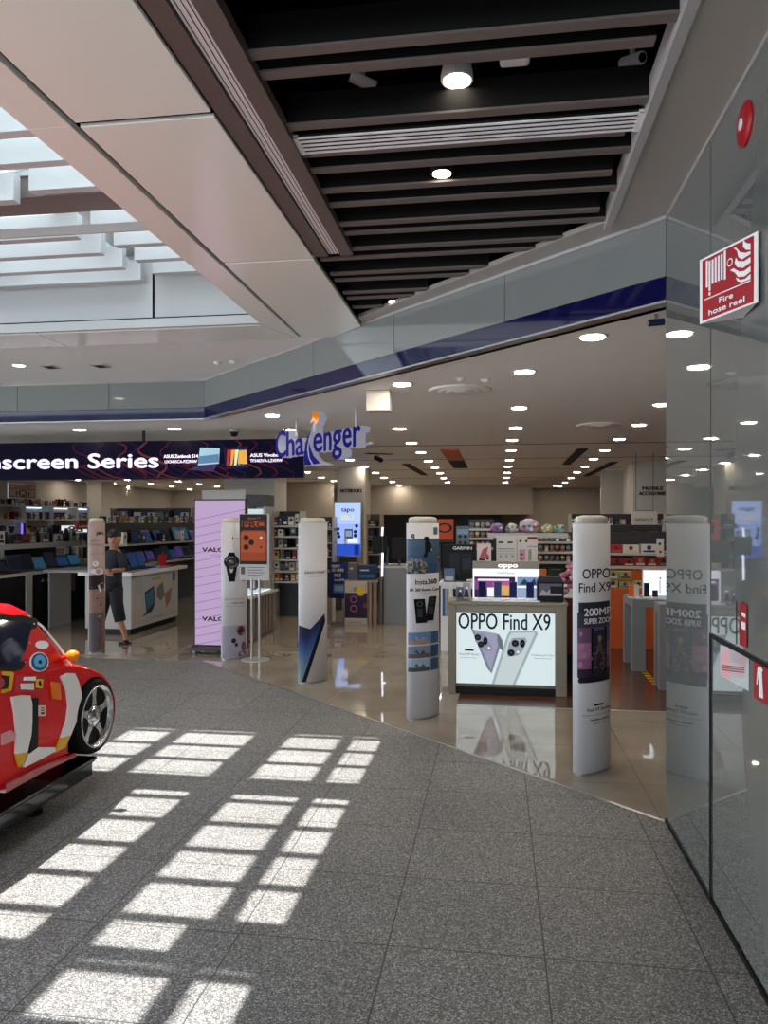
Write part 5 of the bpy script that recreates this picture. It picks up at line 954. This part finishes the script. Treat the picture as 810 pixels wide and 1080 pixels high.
for i, (x0, x1, y0, y1, Y, c, l) in enumerate(((378, 397, 593, 608, 12.3, '1c2f50', 'dark blue product carton behind the headphones plinth'), (367, 376, 594, 611, 12.4, '5a5650', 'small brown carton on the headphones plinth'))):
    a, b = P(x0, y0, Y), P(x1, y1, Y); t = thing('carton', ((a.x+b.x)/2, a.y+.1, .72), l, 'carton'); MB().box(a.x, b.x, a.y, a.y+.2, .722, .722+(a.z-b.z), hexm(c)).build('box', t); f = FV(a.x, a.y, .722); m = MB(); m.rect(f, .02, .03, (b.x-a.x)*.9, (a.z-b.z)*.35, '3c5a78', .002); m.rect(f, .03, (a.z-b.z)*.6, (b.x-a.x)*.6, (a.z-b.z)*.7, 'b5b1ab', .002); m.build('print', t)
a, b = P(387, 611, 12.1), P(399, 611, 12.1); t = thing('low_table', ((a.x+b.x)/2, a.y+.3, 0), 'low wooden table right of the headphones plinth', 'table'); MB().box(a.x, b.x-.02, a.y, a.y+.6, .68, .72, 'wood').build('tabletop', t); [MB().box(x, x+.05, y, y+.05, 0, .68, 'wood').build('leg', t) for x in (a.x+.02, b.x-.08) for y in (a.y+.03, a.y+.5)]
# monitors on the grey desk
a, b = P(401, 598, 12.4), P(432, 598, 12.4); dz = P(401, 597, 12.4).z
t = thing('service_desk', ((a.x+b.x)/2, a.y+.3, 0), 'grey service desk carrying two dark monitors', 'desk'); MB().box(a.x, b.x+.1, a.y, a.y+.7, 0, dz-.03, 'grey').build('cabinet', t); MB().box(a.x-.03, b.x+.13, a.y-.03, a.y+.72, dz-.03, dz, 'lgrey').build('worktop', t); MB().lathe((a.x+.2, a.y-.031, dz-.25), [(.012, 0), (.012, .01)], 'chrome', 10, (0, -1, 0)).build('lock', t)
for px0, px1, py0, py1, l in ((392.5, 408, 565, 583, 'dark monitor seen from behind, left of the two on the desk'), (413, 429, 567, 590, 'dark monitor right of the two on the desk, next to the diver pylon')):
    q0, q1 = P(px0, py0, 12.6), P(px1, py1, 12.6); t = thing('monitor', ((q0.x+q1.x)/2, q0.y, dz), l, 'monitor'); MB().box(q0.x, q1.x, q0.y, q0.y+.03, q1.z, q0.z, 'black').build('housing', t, bevel=.004); c = (q0.x+q1.x)/2; c2 = max(c, a.x+.08); MB().box(c2-.02, c2+.02, q0.y+.03, q0.y+.05, dz, q1.z+.1, 'dgrey').box(c2-.1, c2+.1, q0.y-.05, q0.y+.12, dz, dz+.01, 'dgrey').build('stand', t)
for py0, py1, l in ((556, 565, 'short white glowing tube light above the left monitor'), (583, 608, 'tall white glowing tube light at the left edge of the desk'), ):
    q0, q1 = P(403.5, py0, 12.3), P(403, py1, 12.3); solo('tube_light', MB().tube([q1, q0], .014, E_('e8ecff', 2.5), 8).tube([(q0.x, q0.y+.03, 0), (q0.x, q0.y+.03, q0.z+.01)], .01, 'dgrey', 6), l, 'tube light')
# ---- centre gondola: white, with posters, toys, smart watches
gx0, gx1, gv = P(464, 640, 9.6).x, P(604, 640, 9.6).x, P(530, 640, 9.6).y; fr = FV(gx0, gv, 0); GL = gx1-gx0
t = thing('promo_gondola', ((gx0+gx1)/2, gv+.3, 0), 'white promotional gondola behind the lit phone counter', 'display counter')
MB().obox(fr, 0, GL, 0, .84, -.6, -.03, 'white').build('cabinet', t); MB().obox(fr, -.02, GL+.02, .84, .88, -.62, 0, 'white').build('worktop', t); 
m = MB()
for k in range(9): m.rect(fr, .02+k*.045, .45, .058+k*.045, .8, ['3c5a8a', '8d8a86', 'd6d2cc', '202226', '5c6a70'][k % 5], -.025)
m.build('print', t)
fz = lambda py, Y=9.6: H+(HY-py)/F*Y
def onG(px, Y=9.6): return P(px, 600, Y).x-gx0
t, f, W, Hh = posterboard('watch_cabinet', 466.5, 502, 574.5, 611, 9.75, 'black', [('t', 'GARMIN', .32, .86, .09, .56, 'd6d2cc'), ('r', .22, .12, .52, .76, '20242c'), ('r', .56, .2, .9, .74, '1a1e26'), ('r', .6, .3, .86, .6, '2a303a', .003)], 'black lettered watch cabinet behind the phone counter', 'cabinet', .22, True, v=gv+.12, base_z=.88)
posterboard('watch_banner', 481, 495, 555, 577, 9.9, '5c6a78', [('r', .08, .6, .92, .85, '7e94a6'), ('d', .3, .5, .12, '202226'), ('d', .7, .5, .12, '202226'), ('d', .3, .2, .12, '3a2c2c'), ('d', .7, .2, .12, '202226')], 'small grey blue watch banner above the black cabinet', 'banner', .02, True, v=gv+.42, base_z=.88)
posterboard('header_sign', 431, 478, 547.5, 572, 11.6, 'a84420', [('t', 'PRO', .12, .42, .42, .86, '20120e'), ('t', 'phone 17', .3, .88, .1, .5, 'c46a2c'), ('r', .0, .0, 1, .12, '2a2a36')], 'orange PRO header sign rising behind the diver pylon', 'sign', .12, True)
posterboard('price_poster', 523.5, 545, 565, 595, 9.5, 'c4c0ba', [('r', .1, .72, .35, .78, '202226'), ('r', .55, .72, .8, .78, '202226'), ('r', .08, .5, .9, .53, '6e6c6a'), ('r', .08, .42, .9, .44, '8d8a86'), ('r', .08, .33, .9, .35, '8d8a86'), ('d', .2, .25, .06, '8d8a86'), ('d', .5, .25, .06, '8d8a86'), ('d', .8, .25, .06, '8d8a86')], 'white price list poster, left of the pair below the plush toys', 'poster', .02, True, v=gv+0.12, base_z=.88)
posterboard('price_poster', 545.5, 567, 565, 595, 9.5, 'c4c0ba', [('r', .5, .86, .98, .95, '7a2222'), ('r', .5, .6, .98, .62, '7a2222'), ('d', .15, .8, .06, '202226'), ('d', .45, .8, .06, '202226'), ('r', .1, .1, .4, .5, 'b98a9c'), ('r', .14, .15, .3, .2, '7a2222', .004), ('r', .14, .3, .3, .35, '7a2222', .004), ('r', .55, .1, .7, .5, '8d8a86')], 'white price list poster with red bars, right of the pair below the plush toys', 'poster', .02, True, v=gv+0.12, base_z=.88)
posterboard('product_card', 503, 518, 574, 594, 9.45, 'd6c8c4', [('p', [(.15, .2), (.4, .7), (.8, .85), (.7, .5), (.9, .3), (.5, .15)], 'b05a64'), ('r', .15, .08, .6, .2, '202226'), ('d', .75, .2, .1, '202226')], 'small white card with a red swirl left of the price posters', 'card', .02, True, v=gv+0.06, base_z=.88)
# toy shelves
for (px0, px1, Y, lv, l, g, hm) in ((494, 521, 10.9, [1.28, 1.42, 1.55], 'wire rack of small blind boxes left of the plush toys', 'blind boxes on the left wire rack', .11), (567, 606, 10.75, [1.09, 1.23, 1.37], 'shelf rack of round toy figures right of the price posters', 'toy figures right of the posters', .10)):
    a, b = P(px0, 560, Y), P(px1, 560, Y); fr = FV(a.x, a.y, 0); Lx = b.x-a.x; shelving('toy_rack', fr, Lx, .2, lv, l, 'lgrey', 'dgrey', lv[-1]+.13, 'rack', False)
    for z in lv:
        k = 0; aa = .02
        while aa < Lx-.07:
            c = random.choice(['c9b08c', 'b98a9c', 'd6c8b4', '8d8a86', 'a08468', '5c6a70']); o = fr.pt(aa+.03, z, -.05); tt = thing('toy_figure', o, 'small round toy figure, %s from left on the %s level of the %s' % (['first', 'second', 'third', 'fourth', 'fifth', 'sixth', 'seventh', 'eighth', 'ninth'][min(8, k)], {lv[0]: 'lowest', lv[1]: 'middle', lv[2]: 'top'}[z], 'left wire rack' if px0 < 500 else 'right toy rack'), 'toy figure', g)
            MB().lathe(o, [(.022, 0), (.03, .015), (.022, .035), (.012, .038)], hexm(random.choice(['d6d2cc', '7a2222', '5c6a70', '8a6a44'])), 10).build('body', tt, True); MB().ell(o+Vector((0, 0, .06)), .03, .028, .027, hexm(c), 10, 6).build('head', tt, True)
            aa += .075; k += 1
# plush toys in clear bags
for i, (px, py, r, c, c2, l) in enumerate(((524, 556, .085, '7c6a9c', '8a2c3c', 'violet and red plush toy bag, leftmost on the gondola'), (540, 557, .08, 'b5b0ae', '6e6c6a', 'white pointed plush toy bag, second from left'), (558, 556, .12, 'b3a3b0', 'a35c6c', 'large pale pink plush toy bag with coloured bands'), (577, 559, .075, 'b0aa80', '8a9a78', 'pale yellow plush toy bag right of the large pink one'), (590, 560, .07, '8ea898', '5c7a6a', 'mint green plush toy bag, rightmost of the toy bags'))):
    p = onV(px, py, gv+.36); zb = 1.50; t = thing('plush_toy', (p.x, p.y, zb), l, 'plush toy'); random.seed(i+3)
    m = MB().ell((p.x, p.y, zb+r*.75), r, r*.7, r*.78, hexm(c), 16, 9, .10)
    for q in range(5): m.ell((p.x+rnd(-.7, .7)*r, p.y-r*.2, zb+r*rnd(.5, 1.2)), r*.4, r*.3, r*.4, hexm(c), 10, 6, .15)
    m.build('body', t, True); m = MB()
    for q in range(7): m.ell((p.x+rnd(-.8, .8)*r, p.y-r*.62, zb+r*rnd(.3, 1.1)), r*.24, r*.1, r*.18, hexm(random.choice([c2, c2, 'd6d2cc', '5c6a8a'])), 8, 5, .2)
    m.build('face', t, True)
MB_ = MB().box(P(514, 560, 9.6).x, P(600, 560, 9.6).x, gv+.22, gv+.52, 1.44, 1.5, 'lgrey')
t = thing('toy_shelf', (P(560, 560, 9.6).x, gv+.4, 0), 'grey shelf carrying the plush toy bags', 'shelf'); MB_.build('shelf_board', t); MB().box(P(520, 560, 9.6).x, P(566, 560, 9.6).x, gv+.48, gv+.52, .885, 1.44, 'dgrey').build('back_panel', t)
# low goods around the phone counter
a = P(464, 640, 8.9)
for i, (px, c, l) in enumerate(((570, 'c46a2c', 'orange boxed product behind the black display box'), (585, '20301f', 'dark green boxed product behind the black display box'), (474, '5c6a8a', 'blue patterned tin on the white gondola'))):
    p = onV(px, 612, gv+.12); t = thing('boxed_product', (p.x, p.y, .88), l, 'product'); MB().box(p.x-.07, p.x+.07, p.y-.03, p.y+.1, .881, 1.05, hexm(c)).build('carton', t); f = FV(p.x-.07, p.y-.03, .88); m = MB(); m.rect(f, .02, .02, .12, .07, 'b5b1ab', .001); m.build('print', t)
t = thing('flower_bunch', (0, 0, 0), 'pink artificial flower bunch beside the right pylon', 'flowers'); p = P(599, 616, 7.9); t.location = (p.x, p.y, .3); t['_l'] = tuple(t.location)
m = MB(); random.seed(5)
for q in range(16): m.ell((p.x+rnd(-.06, .06), p.y+rnd(-.05, .05), 1.0+rnd(-.12, .2)), .035, .035, .03, hexm(random.choice(['c07a92', 'b4647e', 'd2a0b0'])), 8, 5, .25)
m.build('blossoms', t, True); MB().box(p.x-.06, p.x+.06, p.y-.05, p.y+.06, 0.3, .86, hexm('5a2418')).build('holder', t); MB().box(p.x-.1, p.x+.1, p.y-.09, p.y+.1, 0, .3, 'black').build('pedestal', t)
# ---- orange counter, right
a, b = P(590, 600, 11.0), P(712, 600, 11.0); fr = FV(a.x, a.y, 0); Lx = 4.6
t = thing('orange_counter', (a.x+Lx/2, a.y+.3, 0), 'long orange counter with a white top at the right of the shop', 'display counter'); MB().obox(fr, 0, Lx, .0, .98, -.6, -.02, 'orange').build('cabinet', t); MB().obox(fr, -.03, Lx, .98, 1.02, -.63, .01, 'lgrey').build('worktop', t); MB().obox(fr, .0, Lx, .16, .175, -.02, -.01, 'wood').build('groove', t)
goods_on(Flat(fr.pt(.55, 1.02, .02), fr.ax, fr.n), 2.2, 0, [('gift_box', .16, .12, ['7a2222', 'a32a2a', 'b5b1ab', '7a2222'])], 1, who='lying on the long orange counter', group='gift boxes on the orange counter', hmax=.18)
goods_on(Flat(fr.pt(.55, 1.19, -.26), fr.ax, fr.n), 2.4, 0, [('gift_box', .2, .13, ['a32a2a', '7a2222', 'c4c0ba'])], 1, who='stacked second on the long orange counter', group='upper gift boxes on the orange counter', hmax=.14)
t = shelving('display_step', Flat(fr.pt(.5, 1.02, -.22), fr.ax, fr.n), 2.6, .3, [.17], 'narrow step on the orange counter carrying red boxes', 'lgrey', 'dgrey', .48, 'step', False)
posterboard('tall_card', 693, 700, 568, 596, 11.0, 'c4c0ba', [('d', .4, .8, .2, '202226'), ('d', .5, .5, .2, '7a2222'), ('d', .5, .2, .25, '202226')], 'tall white printed card at the right end of the red boxes', 'card', .03, False)
# lime boxes in front
a = P(640, 620, 10.0); fr = FV(a.x, a.y, 0)
t = thing('low_display_bench', (a.x+.3, a.y+.2, 0), 'low orange bench carrying lime green boxes behind the right pylon', 'bench'); MB().obox(fr, 0, .66, 0, .78, -.4, 0, 'orange').build('cabinet', t)
goods_on(Flat(fr.pt(.0, .78, .0), fr.ax, fr.n), .66, 0, [('lime_box', .15, .1, ['8e9462', '8e9462'])], 1, who='in the lower layer behind the right pylon', group='lime boxes behind the right pylon', hmax=.12)
goods_on(Flat(fr.pt(.0, .90, .0), fr.ax, fr.n), .5, 0, [('lime_box', .15, .1, ['8e9462', '8e9462'])], 1, who='in the upper layer behind the right pylon', group='upper lime boxes behind the right pylon', hmax=.1)
# omars-like board and hanging
posterboard('hanging_board', 666.5, 693, 539, 556, 13.9, 'b5b1ab', [('t', 'omars+', .12, .36, .3, .72, '6e6c6a')], 'pale hanging lettered board below the mobile accessories pillar', 'sign', .03, False)
q = P(680, 539, 13.9); solo('hanging_rods', MB().tube([(q.x-.15, q.y+.015, q.z), (q.x-.15, q.y+.015, ZC)], .005, 'dgrey', 6).tube([(q.x+.15, q.y+.015, q.z), (q.x+.15, q.y+.015, ZC)], .005, 'dgrey', 6).box(q.x-.16, q.x+.16, q.y+.01, q.y+.02, q.z, q.z+.01, 'dgrey'), 'thin dark rods holding the pale lettered board', 'rods')
# ---- grey tables
def grey_table(px0, px1, py, Y, dep, L, label, z=None):
    a = P(px0, py, Y); z = z or a.z; x0 = a.x; v = a.y; t = thing('display_table', (x0+L/2, v+dep/2, 0), label, 'table')
    MB().box(x0, x0+L, v, v+dep, z-.09, z, 'grey').build('tabletop', t, bevel=.004); MB().box(x0, x0+.1, v+dep-.12, v+dep, 0, z-.09, 'grey').build('leg', t); MB().box(x0, x0+.14, v, v+.12, 0, z-.09, 'grey').build('leg', t); MB().box(x0+L-.1, x0+L, v, v+dep, 0, z-.09, 'grey').build('leg', t); return t, x0, v, z
t, x0, v, z = grey_table(667, 0, 632, 8.46, .65, 1.7, 'grey display table with a bright screen, behind the right pylon')
a = P(674.5, 624, 9.1); fr = FV(a.x, v+.45, z); t = thing('lit_screen_stand', (a.x+.25, a.y+.2, z), 'bright white lit display panel standing on the grey table', 'lit display'); MB().obox(fr, 0, .62, 0, .30, -.05, 0, 'signwhite').build('housing', t); m = MB(); m.rect(fr, .005, .005, .615, .29, E_('e4ecf8', 1.3), .002); m.rect(fr, .26, .03, .33, .24, E_('8c96a0', .6), .003); m.disc(fr, .19, .2, .012, E_('a0506c', .8), .004); m.rect(fr, .175, .03, .2, .18, E_('c4ccd4', 1.), .003); m.rect(fr, .4, .1, .5, .12, E_('a0a8b0', .8), .003); m.build('screen_image', t)
for i, (px, c, h_, l) in enumerate(((666, 'e0602c', .16, 'orange phone on the grey table, left of the bright panel'), (671, 'c4c0ba', .15, 'silver phone on the grey table, left of the bright panel'), (682, '1a1b2a', .17, 'dark phone on a stand in front of the bright panel'), (691, '2a2a30', .09, 'small dark phone stand in front of the bright panel'))):
    p = onV(px, 626, v+.15); t = thing('smartphone', (p.x, p.y, z), l, 'smartphone'); MB().box(p.x-.03, p.x+.03, p.y, p.y+.01, z+.012, z+h_, hexm(c)).build('body', t, bevel=.003); MB().box(p.x-.035, p.x+.035, p.y-.03, p.y+.04, z+.0005, z+.014, 'signwhite').build('stand', t)
t, x0, v, z = grey_table(696, 0, 640, 7.5, .3, 1.6, 'second grey display table nearest the glass corner', .84)
p = P(698, 636, 7.9)
for i in range(3): solo('tablet', MB().box(x0+.2+i*.45, x0+.38+i*.45, v+.2, v+.21, z+.02, z+.25, 'ink').box(x0+.205+i*.45, x0+.375+i*.45, v+.198, v+.2, z+.03, z+.24, E_('c8d4e4', .9)).box(x0+.24+i*.45, x0+.34+i*.45, v+.16, v+.27, z+.0, z+.02, 'signwhite'), ['left', 'middle', 'right'][i]+' upright white-screened tablet on the table nearest the glass corner', 'tablet')
# hazard tape on the floor
a, b = G(677, 706), G(692, 722); f = (b-a); n_ = Vector((-f.y, f.x, 0)).normalized()*.035; m = MB(); N = 12
for k in range(N):
    s0, s1 = a+f*(k/N), a+f*((k+1)/N); m.add([s0-n_+Vector((0, 0, .0015)), s0+n_+Vector((0, 0, .0015)), s1+n_+Vector((0, 0, .0015)), s1-n_+Vector((0, 0, .0015))], [(0, 3, 2, 1)], 'yellow' if k % 2 else 'ink')
solo('hazard_tape', m, 'yellow and black hazard tape on the wooden floor by the grey tables', 'tape')

# ================================================================ STANDING MAN
def man():
    o = G(118, 679); S_ = 10.36/810
    def Q(px, py, y=0): p = P(px, py, 10.36); return Vector((p.x, p.y+y, p.z))
    t = thing('person', (o.x, o.y, 0), 'standing person in black t-shirt and three-quarter trousers, hands together, behind the pinkish pylon', 'person')
    def skin(name, joints, edges, m, parent=t, sub=2, root=0):
        me = bpy.data.meshes.new(name); L = Vector(t['_l']); me.from_pydata([j[0]-L for j in joints], edges, []); o_ = bpy.data.objects.new(name, me); C.objects.link(o_); o_.parent = parent
        sk = o_.modifiers.new('skin', 'SKIN'); sk.use_smooth_shade = True
        for i, j in enumerate(joints): d = me.skin_vertices[0].data[i]; r = j[1]; d.radius = (r, r) if not isinstance(r, tuple) else r; d.use_root = (i == root)
        ss = o_.modifiers.new('sub', 'SUBSURF'); ss.levels = sub; ss.render_levels = sub; me.materials.append(K[m] if m in K else hexm(m)); return o_
    hip, hl, hr = Q(116, 617, .05), Q(112, 621, .05), Q(121, 621, .03)
    kl, kr = Q(106, 647, .0), Q(126, 645, -.06); al, ar = Q(97.5, 672, .12), Q(131.5, 671, .02)
    ch_, nk, hd, ht = Q(118, 592, .03), Q(119.5, 578.5, .02), Q(121, 571, -.01), Q(121, 563, -.0)
    sL, sR = Q(112, 587, .04), Q(129, 588, -.02); eL, eR = Q(111, 600, -.06), Q(132, 601, -.04); wL, wR = Q(119, 603.5, -.20), Q(124, 601, -.18)
    toeL, toeR = Q(94, 676.5, .02), Q(136, 675.5, -.12)
    J = [(hip, .10), (Q(117, 605, .04), .105), (ch_, .12), (Q(119, 583, .03), .08), (nk, .055), (Q(120, 575.5, .0), .06), (hd, .10), (ht, .095),
         (sL, .04), (eL, .036), (wL, .028), (sR, .04), (eR, .036), (wR, .028), (hl, .085), (kl, .055), (al, .036), (Q(96.5, 677.5, .1), .034), (toeL, .028), (hr, .085), (kr, .055), (ar, .036), (Q(132, 677, .02), .034), (toeR, .028)]
    Eg = [(0, 1), (1, 2), (2, 3), (3, 4), (4, 5), (5, 6), (6, 7), (3, 8), (8, 9), (9, 10), (3, 11), (11, 12), (12, 13), (0, 14), (14, 15), (15, 16), (16, 17), (17, 18), (0, 19), (19, 20), (20, 21), (21, 22), (22, 23)]
    skin('body', J, Eg, 'skin')
    m = MB().tube([Q(116.2, 622, .05), Q(116.5, 614, .05), Q(117, 605, .04), Q(118, 594, .03), Q(119, 586, .025), Q(119.3, 581.5, .02), Q(119.5, 579.5, .02)], [.128, .13, .128, .142, .13, .095, .06], 'tee', 18)
    for a_, b_ in ((sL, eL), (sR, eR)): m.tube([Q(119, 585, .02).lerp(a_, .45), a_, a_.lerp(b_, .45), a_.lerp(b_, .85)], [.06, .072, .066, .062], 'tee', 12)
    o_ = m.build('t_shirt', t, True)
    m = MB().tube([Q(116.3, 612, .05), Q(116.5, 618, .05), Q(116.5, 624, .045)], [.126, .135, .12], 'shorts', 18)
    for h_, k_, a_ in ((hl, kl, al), (hr, kr, ar)): m.tube([h_+Vector((0, 0, .05)), h_, k_.lerp(h_, .4), k_.lerp(a_, .38)], [.08, .098, .085, .076], 'shorts', 14)
    m.build('trousers', t, True)
    # hands, five fingers each, folded together
    for w_, s_ in ((wL, 1), (wR, -1)):
        pal = w_+Vector((.045*s_, -.01, -.008)); Jh = [(w_, .024), (pal, .03)]; Eh = [(0, 1)]
        for k in range(4):
            b0 = pal+Vector((.025*s_, -.01, .022-.015*k)); c0 = b0+Vector((.024*s_, .008, -.004)); d0 = c0+Vector((.010*s_, .022, -.006)); i0 = len(Jh); Jh += [(b0, .010), (c0, .009), (d0, .008)]; Eh += [(1, i0), (i0, i0+1), (i0+1, i0+2)]
        i0 = len(Jh); Jh += [(pal+Vector((.0, -.02, .028)), .011), (pal+Vector((.025*s_, -.03, .038)), .009)]; Eh += [(1, i0), (i0, i0+1)]
        skin('hand', Jh, Eh, 'skin', sub=1)
    # head details; he looks to the right of the picture, slightly down
    hc = hd.lerp(ht, .5)
    L = MB(); L.ell(hc+Vector((-.008, .012, .038)), .090, .104, .088, 'hair', 16, 10).ell(hc+Vector((-.045, .03, .0)), .05, .075, .07, 'hair', 12, 8).build('hair', t, True)
    n0 = hc+Vector((.03, -.095, -.03)); MB().ell(n0, .013, .02, .02, 'skin', 8, 6).build('nose', t, True)
    for dx in (-.018, .048): MB().ell(hc+Vector((dx+.006, -.088, .0)), .011, .008, .006, 'ink', 8, 5).build('eye', t, True); MB().ell(hc+Vector((dx+.006, -.089, .018)), .016, .006, .004, 'hair', 8, 5).build('eyebrow', t, True)
    MB().ell(hc+Vector((.022, -.088, -.068)), .021, .008, .006, hexm('7a4440'), 8, 5).build('mouth', t, True); MB().ell(hc+Vector((-.072, -.01, -.01)), .010, .02, .03, 'skin', 8, 6).build('ear', t, True)
    for a_, tt, sg in ((al, toeL, -1), (ar, toeR, 1)):
        c = a_.lerp(tt, .55); MB().ell((c.x, c.y, .018), .055 if sg < 0 else .105, .09 if sg < 0 else .06, .018, 'black', 14, 6).build('sandal_sole', t, True); MB().ell((c.x+.02*sg, c.y-.02, .045), .04, .045, .022, 'black', 12, 6).build('sandal_strap', t, True)
man()
# sub-parts and empties carry no helper properties
for o in bpy.data.objects:
    if '_l' in o: del o['_l']
